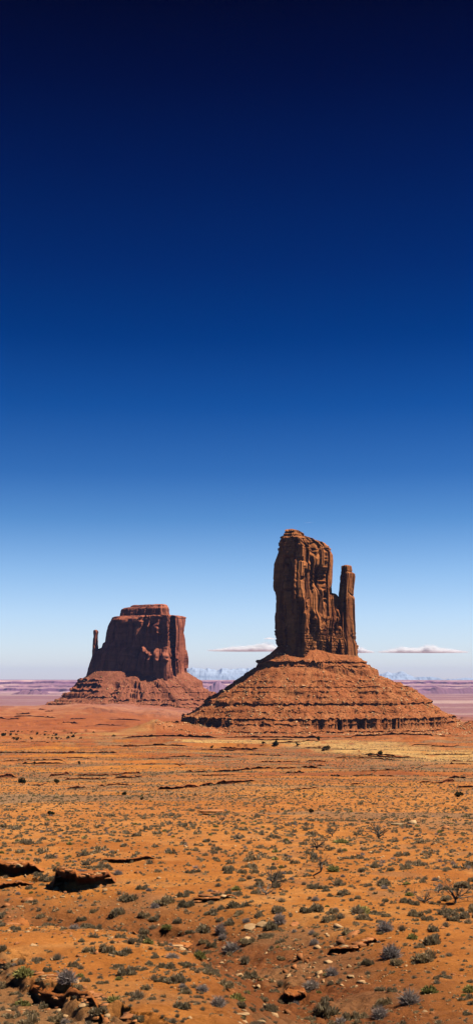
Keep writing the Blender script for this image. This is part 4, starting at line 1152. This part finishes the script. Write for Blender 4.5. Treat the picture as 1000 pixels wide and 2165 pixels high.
slab(532, 1962, 48, 'pale leaning slab among the flat rocks at centre', 0.5, 0.4, tilt=(0.3, 0), pale=True)
slab(560, 1958, 36, 'second pale leaning slab among the flat rocks at centre', 0.5, -0.2, tilt=(0.3, 0.1), pale=True)
slab(722, 1996, 28, 'dark upright wedge of rock in the slab pile', 1.6, 0.7, tilt=(0.6, 0.9), block=True)
slab(716, 1962, 32, 'light broken block at the left end of the slab pile', 1.3, 0.2, pale=True, block=True)
slab(744, 1978, 40, 'rough reddish slab in the middle of the slab pile', 1.0, 0.5, tilt=(0.2, -0.35), deep=0.7)
slab(634, 2030, 22, 'dark rock lump at the top of the black pit in the debris', 1.3, 0.2, block=True, lift=0.15)
slab(620, 2048, 20, 'reddish rock lump at the left of the black pit in the debris', 1.2, 0.9, block=True)
slab(648, 2036, 18, 'orange rock lump at the right of the black pit in the debris', 1.2, 1.5, block=True)
slab(838, 1744, 34, 'pale flat boulder outcrop right of the fanning dead tree', 0.7, 0.1, pale=True)
slab(870, 1742, 26, 'pale boulder group right end of the outcrop on the sand', 0.9, 0.3, pale=True, block=True)
slab(938, 1752, 30, 'red boulder with a dark hollow near the right edge of the plain', 0.9, 0.3, block=True)
slab(446, 1717, 60, 'reddish flat slab lying out on the shrub plain', 0.3, 0.05, deep=0.8)
slab(20, 1862, 14, 'small white chip of rock in the red wash at left', 0.8, 0.5, pale=True)
slab(38, 1867, 14, 'small tilted white slab in the red wash at left', 1.0, -0.5, pale=True)
slab(120, 1878, 12, 'pale stone on the red slope left of the cave', 1.0, 0.3, pale=True, block=True)
slab(120, 2066, 46, 'sunlit flat slab on the lip above the rocky ground at lower left', 0.4, 0.1, deep=0.6, lift=0.02)
slab(198, 2112, 52, 'broken flat slab along the sand lip at lower left', 0.4, 0.6, deep=0.5, lift=0.03)
slab(122, 2140, 24, 'pale squared boulder in the rubble at bottom left', 1.1, 0.4, pale=True, block=True)
slab(225, 2158, 22, 'pale boulder at the bottom edge left of centre', 1.1, 0.2, pale=True, block=True)
slab(140, 2152, 24, 'rounded tan boulder near the bottom left edge', 0.9, 0.8, pale=True, block=True)
slab(515, 2146, 34, 'flat whitish pink rock face at the bottom centre', 0.4, 0.2, pale=True)
slab(607, 2142, 20, 'orange upright block in the rubble at bottom centre', 1.4, 0.4, block=True)
slab(628, 2118, 22, 'tall orange shard in the rubble at bottom centre', 1.5, 1.1, block=True, tilt=(0.2, 0.1))
slab(740, 2066, 24, 'pale flat stone on the right rim of the debris', 0.6, 0.2, pale=True)
slab(552, 2162, 24, 'tan rock cut by the bottom edge left of the large grey olive shrub', 0.9, 0.3, pale=True, block=True)

def outcrop(k, n, wlo, whi, over, label, group, pale=0.15):
    """broken plates along the crest of one ledge"""
    us, ye, zt, h = TOPS[NEAR[k][3]]; g = np.random.default_rng(3000 + k)
    for i in range(n):
        q = int(len(us) * g.uniform(0.06, 0.90)); u = us[q]; w = g.uniform(wlo, whi); yv = ye[q] + g.uniform(-0.05, 0.9) * h
        o = link_mesh('sandstone_rock', (SP if g.random() < pale else SM)[int(g.integers(6))])
        o.location = (u * yv, yv, float(zt[max(0, q - 3):q + 4].min()) + g.uniform(-0.02, 0.10) * h)
        o.rotation_euler = (g.uniform(-0.08, 0.1), g.uniform(-0.08, 0.08), g.uniform(0, 6.28)); o.scale = (w, w * g.uniform(0.7, 1), w * g.uniform(0.6, 1.0))
        tag(o, label, 'rock', group)
GL = 'broken flat slabs along the small ledges'; LL = 'broken flat sandstone slab on the crest of a small ledge in the sand'
for k, n, a, b in ((0, 22, 0.6, 1.9), (1, 12, 0.4, 1.2), (2, 26, 0.5, 1.5), (3, 16, 0.5, 1.4), (4, 12, 0.3, 1.0), (5, 8, 0.4, 1.0), (6, 7, 0.3, 0.8), (7, 20, 0.3, 1.0), (8, 8, 0.2, 0.5), (9, 14, 0.2, 0.7), (10, 6, 0.2, 0.6)):
    outcrop(k, n, a, b, 0.45, LL, GL)
g = np.random.default_rng(3050)
for k in (0, 1, 2, 3, 4, 7, 9):
    uu, yy, h = _NR[k]
    for i in range(12):
        u = uu[0] + (uu[-1] - uu[0]) * g.uniform(0.05, 0.98); yv = float(np.interp(u, uu, yy)) - g.uniform(0.1, 3.0) * h; w = float(np.clip(g.lognormal(-1.3, 0.6), 0.1, 0.9)) * (h / 1.2) ** 0.5
        o = link_mesh('fallen_rock', (RP if g.random() < 0.35 else RM)[int(g.integers(12))]); o.location = (u * yv, yv, float(H(np.array([u * yv]), np.array([yv]))[0]) + 0.08 * w)
        o.rotation_euler = (g.uniform(-0.5, 0.5), g.uniform(-0.5, 0.5), g.uniform(0, 6.28)); o.scale = (w, w, w)
        tag(o, 'broken block lying just in front of a dark rock ledge', 'rock', 'blocks fallen before the dark ledges')
g = np.random.default_rng(3100)
_pl = LIP[1:9]
for i in range(26):
    t = g.uniform(0, len(_pl) - 1.01); a = int(t); f = t - a
    x = _pl[a][0] * (1 - f) + _pl[a + 1][0] * f + g.normal(0, 0.35); y = _pl[a][1] * (1 - f) + _pl[a + 1][1] * f + g.normal(0, 0.35); w = g.uniform(0.3, 1.1)
    o = link_mesh('sandstone_rock', (SP if g.random() < 0.5 else SM)[i % 6]); o.location = (x, y, float(H(np.array([x]), np.array([y]))[0]) + 0.03)
    o.rotation_euler = (g.uniform(-0.2, 0.2), g.uniform(-0.2, 0.2), g.uniform(0, 6.28)); o.scale = (w, w * 0.8, w)
    tag(o, 'broken flat slab at the lip between sand and rocky ground at lower left', 'rock', 'slabs along the sand lip at lower left')
# ------------------------------------------------------------------ scatter
def px_of(x, y, z): return UC + F * x / y, HOR - F * z / y

def merge(name, pts, protos, mat, label, cat):
    """one object for what nobody could count: pts rows are x, y, z, width, height scale, angle, shade"""
    Vs = []; Fs = []; Cs = []; off = 0
    pts = np.asarray(pts)
    g = np.random.default_rng(5)
    pick = g.integers(0, len(protos), len(pts))
    for i, pr in enumerate(protos):
        v, f = pr[0], pr[1]; t = pr[2] if len(pr) > 2 else np.ones((len(v), 3))
        P = pts[pick == i]
        if len(P) == 0: continue
        c, s = np.cos(P[:, 5]), np.sin(P[:, 5])
        vx = (v[None, :, 0] * c[:, None] - v[None, :, 1] * s[:, None]) * P[:, 3:4] + P[:, 0:1]
        vy = (v[None, :, 0] * s[:, None] + v[None, :, 1] * c[:, None]) * P[:, 3:4] + P[:, 1:2]
        vz = v[None, :, 2] * (P[:, 3] * P[:, 4])[:, None] + P[:, 2:3]
        Vs.append(np.stack([vx, vy, vz], -1).reshape(-1, 3))
        n = len(v); Fs.append((f[None] + (np.arange(len(P)) * n)[:, None, None] + off).reshape(-1, f.shape[1]))
        Cs.append((t[None] * P[:, 6][:, None, None]).reshape(-1, 3)); off += n * len(P)
    o = mk(name, np.vstack(Vs), np.vstack(Fs), mat, None, np.vstack(Cs))
    tag(o, label, cat, None, 'stuff'); return o

def sample_sector(n, r0, r1, half=13.0, power=2.0):
    g = RNG
    r = (r0 ** power + g.random(n) * (r1 ** power - r0 ** power)) ** (1 / power)
    a = np.radians(g.uniform(-half, half, n))
    return r * np.sin(a), r * np.cos(a)

def thin(x, y, cell, prob):
    keep_ = RNG.random(len(x)) < prob
    x, y = x[keep_], y[keep_]
    key = np.round(x / cell).astype(np.int64) * 1000003 + np.round(y / cell).astype(np.int64)
    _, i = np.unique(key, return_index=True)
    return x[i], y[i]

def masks(x, y):
    r = np.hypot(x, y)
    d, s, t = seg_dist(x, y, WASH)
    wash = np.exp(-(d / np.interp(t, [0, 0.3, 0.6, 1], [12, 11, 8, 7])) ** 2) * (r < 170)
    d2, s2, t2 = seg_dist(x, y, LIP)
    lip = (s2 < 0) * (x < 0) * (r < 90) * 1.0
    return r, wash, lip

def density(x, y):
    """share of the ground covered, from what the photo shows: bare sand mounds near, shrub plain beyond"""
    r, wash, lip = masks(x, y)
    u = UC + F * x / y
    n = fbm(x / 14, y / 14, 801, 3); n2 = fbm(x / 90, y / 45, 802, 3); n3 = fbm(x / 5, y / 5, 803, 2)
    d = np.where(r > 130, 1.05, 0.75)
    d = np.where(r < 86, 0.13, d)
    d = np.where((r < 78) & (u > 700), 0.05, d)
    d = np.where((r >= 86) & (r < 135) & (u < 480), 0.42, d)
    d = np.where((r > 105) & (r < 175) & (u < 330), 0.35, d)
    d = d + 0.35 * wash + 0.35 * lip
    d = d * (0.12 + 1.5 * sstep(-0.25, 0.35, n + 0.7 * n3)) * (0.5 + 0.85 * sstep(-0.3, 0.3, n2))
    d = np.where(r > 430, d * (0.35 + 0.9 * sstep(-0.15, 0.25, n2)), d)
    return np.clip(np.where((r > 190) & (r < 450), d * 1.35, d), 0, 1)

pools = {'sage': [], 'straw': [], 'twig': [], 'green': []}
for (n, r0, r1, cell) in ((5200, 30, 86, 0.95), (14000, 86, 200, 1.45), (80000, 200, 470, 1.45), (200000, 470, 900, 1.9), (160000, 900, 1450, 2.8)):
    x, y = sample_sector(n, r0, r1)
    x, y = thin(x, y, cell, density(x, y))
    x = x + RNG.uniform(-0.3, 0.3, len(x)) * cell; y = y + RNG.uniform(-0.3, 0.3, len(y)) * cell
    if r0 < 300:
        ok = np.ones(len(x), bool)
        for (qx, qy, qw) in PLACED:
            ok &= np.hypot(x - qx, y - qy) > qw * 0.55
        x, y = x[ok], y[ok]
    z = H(x, y)
    r, wash, lip = masks(x, y)
    q = RNG.random(len(x))
    kind = np.where(q < 0.66, 0, np.where(q < 0.93, 1, np.where(q < 0.975, 2, 3)))
    w = np.exp(RNG.normal(math.log(0.72), 0.46, len(x)))
    if r0 < 80: w *= 0.6
    if r0 >= 450: w *= 1.3
    if r0 == 200: w *= 0.8
    w = np.where(kind == 1, w * 0.62, w)
    w = np.clip(w, 0.14, np.where(kind >= 2, 1.0, 2.0))
    hs = RNG.uniform(0.75, 1.15, len(x)); ang = RNG.uniform(0, 6.28, len(x)); sh = RNG.uniform(0.8, 1.25, len(x))
    P = np.stack([x, y, z - 0.03 * w, w, hs, ang, sh], -1)
    for i, k in enumerate(('sage', 'straw', 'twig', 'green')): pools[k].append(P[kind == i])
x, y = sample_sector(9000, 30, 135)
_r, _w, _l = masks(x, y)
x, y = thin(x, y, 0.55, np.clip(0.10 + 0.5 * _w + 0.5 * _l + 0.35 * sstep(0.0, 0.4, fbm(x / 7, y / 7, 831, 3)), 0, 1))
w = np.clip(np.exp(RNG.normal(math.log(0.24), 0.35, len(x))), 0.1, 0.5); q = RNG.random(len(x)) < 0.5
P = np.stack([x, y, H(x, y) - 0.03 * w, w, RNG.uniform(0.7, 1.1, len(x)), RNG.uniform(0, 6.28, len(x)), RNG.uniform(0.8, 1.25, len(x))], -1)
pools['straw'].append(P[q]); pools['sage'].append(P[~q])
print('pools', {k: sum(len(a) for a in v) for k, v in pools.items()})

SCL = {'sage': ('low grey olive sagebrush scattered over the orange sand and plain', 'sagebrush scattered over the sand', 'grey olive shrubs covering the distant plain'),
       'straw': ('small pale straw coloured grass tuft growing loose among the shrubs', 'straw tufts among the shrubs', 'pale dry tufts dotted over the distant plain'),
       'twig': ('leafless lilac grey bush growing among the shrubs of the plain', 'lilac bushes among the shrubs', 'lilac grey twiggy brush over the distant plain'),
       'green': ('small yellow green bush growing among the grey shrubs', 'yellow green bushes among the shrubs', 'yellow green brush over the distant plain')}
LIM = {'sage': 300, 'straw': 300, 'twig': 300, 'green': 200}
for k, lst in pools.items():
    P = np.vstack(lst)
    px, py = px_of(P[:, 0], P[:, 1], P[:, 2])
    inside = (px > -20) & (px < 1020) & (py < 2190)
    size = P[:, 3] / P[:, 1] * inside
    order = np.argsort(-size)
    top = order[:LIM[k] * 2]
    vis = visible(P[top, 0], P[top, 1], P[top, 2] + P[top, 3] * 0.4)
    chosen = top[vis][:LIM[k]]
    if k == 'straw': nm = 'grass_blades'
    for j, i in enumerate(chosen):
        x, y, z, w, hs, a, sh = P[i]
        me = PROTO[('near' if y < 130 else 'mid', k)][j % 4][0]
        o = link_mesh(KNAME[k], me); o.location = (x, y, z); o.scale = (w, w, w * hs); o.rotation_euler = (0, 0, a)
        tag(o, SCL[k][0], KCAT[k], SCL[k][1])
    rest = np.ones(len(P), bool); rest[chosen] = False
    R_ = P[rest]
    a = R_[R_[:, 1] < 300]; b = R_[(R_[:, 1] >= 300) & (R_[:, 1] < 520)]; c = R_[R_[:, 1] >= 520]
    Vp = [p[1] for p in PROTO[('mid', k)]]; Vf = [p[1] for p in PROTO[('far', k)]]
    if len(a): merge('shrub_cover' if k != 'straw' else 'grass_cover', a, Vp, M_shrub, SCL[k][2].replace('distant', 'middle'), 'ground cover')
    if len(c): merge('shrub_cover' if k != 'straw' else 'grass_cover', c, [p[1] for p in PROTO[('dot', k)]], M_shrub, SCL[k][2].replace('distant', 'farthest'), 'ground cover')
    if len(b): merge('shrub_cover' if k != 'straw' else 'grass_cover', b, Vf, M_shrub, SCL[k][2], 'ground cover')

# stones in the wash, under the lip and sprinkled on the sand
x, y = sample_sector(46000, 30, 175)
r, wash, lip = masks(x, y)
prob = np.clip(0.06 + 0.8 * wash * sstep(-0.2, 0.4, fbm(x / 5, y / 5, 811, 3)) + 0.6 * lip * sstep(-0.3, 0.3, fbm(x / 4, y / 4, 812, 3)), 0, 1) * 0.8
k_ = RNG.random(len(x)) < prob; x, y = x[k_], y[k_]
z = H(x, y); w = np.clip(np.exp(RNG.normal(math.log(0.13), 0.6, len(x))), 0.05, 0.65) * np.where(y < 60, 0.75, 1.25)
P = np.stack([x, y, z + 0.02 * w, w, RNG.uniform(0.6, 1.1, len(x)), RNG.uniform(0, 6.28, len(x)), RNG.uniform(0.8, 1.3, len(x))], -1)
px, py = px_of(x, y, z); inside = (px > 0) & (px < 1000) & (py < 2165)
order = np.argsort(-(w / y * inside))[:700]
order = order[visible(P[order, 0], P[order, 1], P[order, 2] + 0.1)][:300]
for j, i in enumerate(order):
    pale = _h(np.array([i]), np.array([3]), 1)[0] > 0.5
    o = link_mesh('stone', (RP if pale else RM)[j % 12]); o.location = P[i, :3]; o.scale = (P[i, 3], P[i, 3], P[i, 3] * P[i, 4]); o.rotation_euler = (RNG.uniform(-0.3, 0.3), RNG.uniform(-0.3, 0.3), P[i, 5])
    tag(o, 'loose tan or red stone lying in the rubble of the wash and lower slopes', 'stone', 'loose stones of the wash')
rest = np.ones(len(P), bool); rest[order] = False
merge('rubble', P[rest], ROCKS, M_rockpale, 'small loose rubble and pebbles spread over the near ground', 'rubble')
print('stones', len(P))

# boulders on the two cones and the apron before the tall butte
def boulders(key, n, r_in, r_out, wmed, label, group, nind, seed, wmax):
    T = TAL[key]; g = np.random.default_rng(seed)
    cx, cy = (T['A'][0] + T['B'][0]) / 2, (T['A'][1] + T['B'][1]) / 2
    th = g.uniform(math.pi * 0.95, math.pi * 2.05, n); rho = np.sqrt(g.uniform(r_in ** 2, r_out ** 2, n))
    x = cx + rho * np.cos(th); y = cy + rho * np.sin(th)
    cl = fbm(x / 22, y / 22, seed + 1, 3) + 0.6 * fbm(th * 14, rho / 120, seed + 2, 2)
    k = (g.random(n) < 0.15 + 0.85 * sstep(-0.15, 0.45, cl)); x, y = x[k], y[k]
    z = talH(x, y, key)[0]; hz = H(x, y); z = np.maximum(z, hz)
    w = np.clip(np.exp(g.normal(math.log(wmed), 0.5, len(x))), 0.4, wmax)
    P = np.stack([x, y, z + 0.05 * w, w, g.uniform(0.7, 1.2, len(x)), g.uniform(0, 6.28, len(x)), g.uniform(0.6, 1.8, len(x))], -1)
    order = np.argsort(-w)[:nind]
    for j, i in enumerate(order):
        o = link_mesh('boulder', (RM if j % 3 else RP)[j % 12]); o.location = P[i, :3]; o.scale = (P[i, 3], P[i, 3], P[i, 3] * P[i, 4]); o.rotation_euler = (g.uniform(-0.3, 0.3), g.uniform(-0.3, 0.3), P[i, 5])
        tag(o, label, 'boulder', group)
    rest = np.ones(len(P), bool); rest[order] = False
    R_ = P[rest]; hf = g.random(len(R_)) < 0.35
    merge('boulder_scree', R_[hf], ROCKS, M_rockpale, 'pale boulder scree sprinkled over the slope of the ' + ('tall butte' if key == 'w' else 'broad butte'), 'scree')
    merge('boulder_scree', R_[~hf], ROCKS, M_rock, 'fine boulder scree covering the slope of the ' + ('tall butte' if key == 'w' else 'broad butte'), 'scree')
boulders('w', 24000, 40, 265, 1.6, 'boulder fallen on the slope of the tall butte', 'boulders on the slope of the tall butte', 220, 91, 5.0)
boulders('e', 11000, 90, 300, 2.0, 'boulder fallen on the slope of the broad butte', 'boulders on the slope of the broad butte', 80, 92, 8.0)

# ------------------------------------------------------------------ clouds, contrail, haze
def vol_material(name, color, density, aniso=0.0):
    m = bpy.data.materials.new(name); m.use_nodes = True; nt = m.node_tree
    for n in list(nt.nodes):
        if n.type != 'OUTPUT_MATERIAL': nt.nodes.remove(n)
    out = [n for n in nt.nodes if n.type == 'OUTPUT_MATERIAL'][0]
    v = nt.nodes.new('ShaderNodeVolumePrincipled'); v.inputs['Color'].default_value = (*color, 1); v.inputs['Density'].default_value = density
    v.inputs['Anisotropy'].default_value = aniso
    nt.links.new(v.outputs[0], out.inputs['Volume']); return m

M_cloud = vol_material('cloud vapour', (1, 1, 1), 0.03, 0.0)
M_wisp = vol_material('cloud fringe', (1, 1, 1), 0.0012, 0.0)
def cloud(px0, px1, pyb, pyt, label, seed, Yc=46000, lumps=()):
    bm = bmesh.new(); bmesh.ops.create_icosphere(bm, subdivisions=5, radius=1.0)
    V = np.array([v.co[:] for v in bm.verts]); Fc = np.array([[v.index for v in f.verts] for f in bm.faces]); bm.free()
    hw = (px1 - px0) / 2 / F * Yc; hh = (pyb - pyt) / F * Yc * 0.8; cx = wx_((px0 + px1) / 2, Yc); zb = zpx(pyb, Yc)
    u = V[:, 0]
    env = np.interp(u, [-1] + [l[0] for l in lumps] + [1], [0.15] + [l[1] for l in lumps] + [0.15])
    n = fbm(V[:, 0] * 7 + seed, V[:, 1] * 3, seed, 4); n2 = fbm(V[:, 0] * 18 + seed, V[:, 1] * 6 + V[:, 2] * 4, seed + 3, 3)
    z = np.where(V[:, 2] > 0, V[:, 2] ** 0.6 * env * (1 + 0.5 * n + 0.3 * n2) * (1 - u ** 6) ** 0.5, V[:, 2] * 0.10)
    X = cx + u * hw * (1 + 0.02 * n); Y = Yc + V[:, 1] * hw * 0.35 * (1 + 0.2 * n); Z = zb + z * hh
    e = mk('cloud', np.stack([X, Y, Z], -1), Fc, M_cloud)
    tag(e, label, 'cloud')
    zf = np.where(V[:, 2] > 0, V[:, 2] ** 0.6 * env * (1.15 + 0.7 * n - 0.4 * n2), V[:, 2] * 0.05)
    mk('fringe', np.stack([cx + u * hw * 1.06, Yc + V[:, 1] * hw * 0.42, zb + zf * hh * 1.15], -1), Fc, M_wisp, e)
    return e
cloud(440, 600, 1376, 1357, 'long low white cloud just left of the tall butte', 31, lumps=[(-0.6, 0.35), (-0.3, 0.5), (0.1, 0.55), (0.45, 0.95), (0.7, 0.9), (0.85, 0.7)])
cloud(556, 584, 1351, 1346, 'tiny faint wisp above the long cloud at the butte edge', 32, lumps=[(0, 0.8)])
cloud(738, 792, 1379, 1362, 'small white cloud touching the right side of the tall butte', 33, lumps=[(-0.6, 1.0), (0.0, 0.6), (0.5, 0.3)])
cloud(798, 990, 1379, 1363, 'thin streak of white cloud low in the sky at right', 34, lumps=[(-0.7, 0.5), (-0.45, 0.75), (-0.1, 0.55), (0.1, 1.0), (0.3, 0.7), (0.7, 0.4)])
v, f = tube([(wx_(641, 30000), 30000, zpx(1106, 30000)), (wx_(652, 30000), 30000, zpx(1105, 30000)), (wx_(664, 30000), 30000, zpx(1103.5, 30000))], [3, 6, 2], 8)
o = mk('contrail', v, f, vol_material('thin vapour', (1, 1, 1), 0.018)); tag(o, 'short thin white vapour streak in the blue sky above the tall butte', 'contrail')

hz = dict(x=9000, y0=-600, y1=27600, z0=-420, z1=245)
hv = np.array([[sx * hz['x'], yy, zz] for zz in (hz['z0'], hz['z1']) for (sx, yy) in ((-1, hz['y0']), (1, hz['y0']), (1, hz['y1']), (-1, hz['y1']))])
hf = np.array([[3, 2, 1, 0], [4, 5, 6, 7], [0, 1, 5, 4], [1, 2, 6, 5], [2, 3, 7, 6], [3, 0, 4, 7]])
HAZE = mk('haze', hv, hf, vol_material('dry desert haze', (0.22, 0.42, 1.0), 1.5e-5, 0.0))
tag(HAZE, kind='stuff')
SC.cycles.volume_bounces = 12
SC.cycles.diffuse_bounces = 0
# ------------------------------------------------------------------ light, sky
SUN_EL, SUN_AZ = 58.0, 92.0     # azimuth clockwise from the viewing direction
w = bpy.data.worlds.new('World'); SC.world = w; w.use_nodes = True
n = w.node_tree.nodes; l = w.node_tree.links; bg = n['Background']
sk = n.new('ShaderNodeTexSky'); sk.sky_type = 'NISHITA'; sk.sun_disc = False; sk.altitude = 1600
sk.sun_elevation = math.radians(SUN_EL); sk.sun_rotation = math.radians(SUN_AZ)
# polarised, steeply graded desert sky: the clear-sky colour filtered by elevation
el = [0, 0.6, 1.5, 3, 5, 7.4, 9.5, 12.5, 15.5, 18.5, 22.5, 26, 29, 36, 60, 90]
tgt = [(226, 232, 243), (220, 231, 243), (211, 228, 243), (192, 218, 241), (150, 190, 229), (90, 147, 208), (54, 114, 185), (18, 82, 160), (0, 58, 134), (0, 42, 112), (0, 26, 86), (0, 13, 62), (0, 5, 42), (0, 5, 42), (2, 10, 56), (2, 10, 56)]
nel = [0, 2.5, 7.5, 12.5, 17.5, 22.5, 27.5, 32.5, 40, 60, 90]
nis = np.array([(.57, .62, .56), (.518, .600, .571), (.304, .444, .590), (.206, .320, .497), (.159, .255, .428), (.132, .214, .376), (.116, .189, .341), (.105, .172, .315), (.095, .156, .29), (.088, .141, .265), (.086, .138, .255)]) * 1.5
def s2l(v):
    v = v / 255.0; return v / 12.92 if v <= 0.04045 else ((v + 0.055) / 1.055) ** 2.4
geo = n.new('ShaderNodeTexCoord'); sep = n.new('ShaderNodeSeparateXYZ'); l.new(geo.outputs['Generated'], sep.inputs[0])
ra = n.new('ShaderNodeValToRGB'); e = ra.color_ramp.elements
while len(e) < len(el): e.new(0.5)
for i, (a, c) in enumerate(zip(el, tgt)):
    base = [np.interp(a, nel, nis[:, k]) for k in range(3)]
    e[i].position = math.sin(math.radians(a)); e[i].color = (*[min(1.0, s2l(c[k]) / 2 ** 0.27 / base[k]) for k in range(3)], 1)
l.new(sep.outputs['Z'], ra.inputs[0])
mx = n.new('ShaderNodeMix'); mx.data_type = 'RGBA'; mx.blend_type = 'MULTIPLY'; mx.inputs[0].default_value = 1
l.new(sk.outputs[0], mx.inputs[6]); l.new(ra.outputs[0], mx.inputs[7]); l.new(mx.outputs[2], bg.inputs[0]); bg.inputs[1].default_value = 0.15

sl = bpy.data.lights.new('sun', 'SUN'); sl.energy = 4.6; sl.angle = math.radians(0.53); sl.color = (1.0, 0.96, 0.895)
so = bpy.data.objects.new('sun', sl); COL.objects.link(so)
a, b = math.radians(SUN_EL), math.radians(SUN_AZ)
sd = Vector((math.sin(b) * math.cos(a), math.cos(b) * math.cos(a), math.sin(a)))
so.rotation_euler = sd.to_track_quat('Z', 'Y').to_euler()

# ------------------------------------------------------------------ camera
cam = bpy.data.cameras.new('camera'); co = bpy.data.objects.new('camera', cam); COL.objects.link(co); SC.camera = co
co.location = (0, 0, 0); co.rotation_euler = (math.pi / 2, 0, 0)
cam.sensor_fit = 'VERTICAL'; cam.sensor_height = 36.0; cam.lens = F / 2165.0 * 36.0
cam.shift_y = (HOR - 1082.5) / 2165.0
cam.clip_start = 0.1; cam.clip_end = 200000
SC.view_settings.view_transform = 'Standard'; SC.view_settings.look = 'None'; SC.view_settings.gamma = 1; SC.view_settings.exposure = 0.27
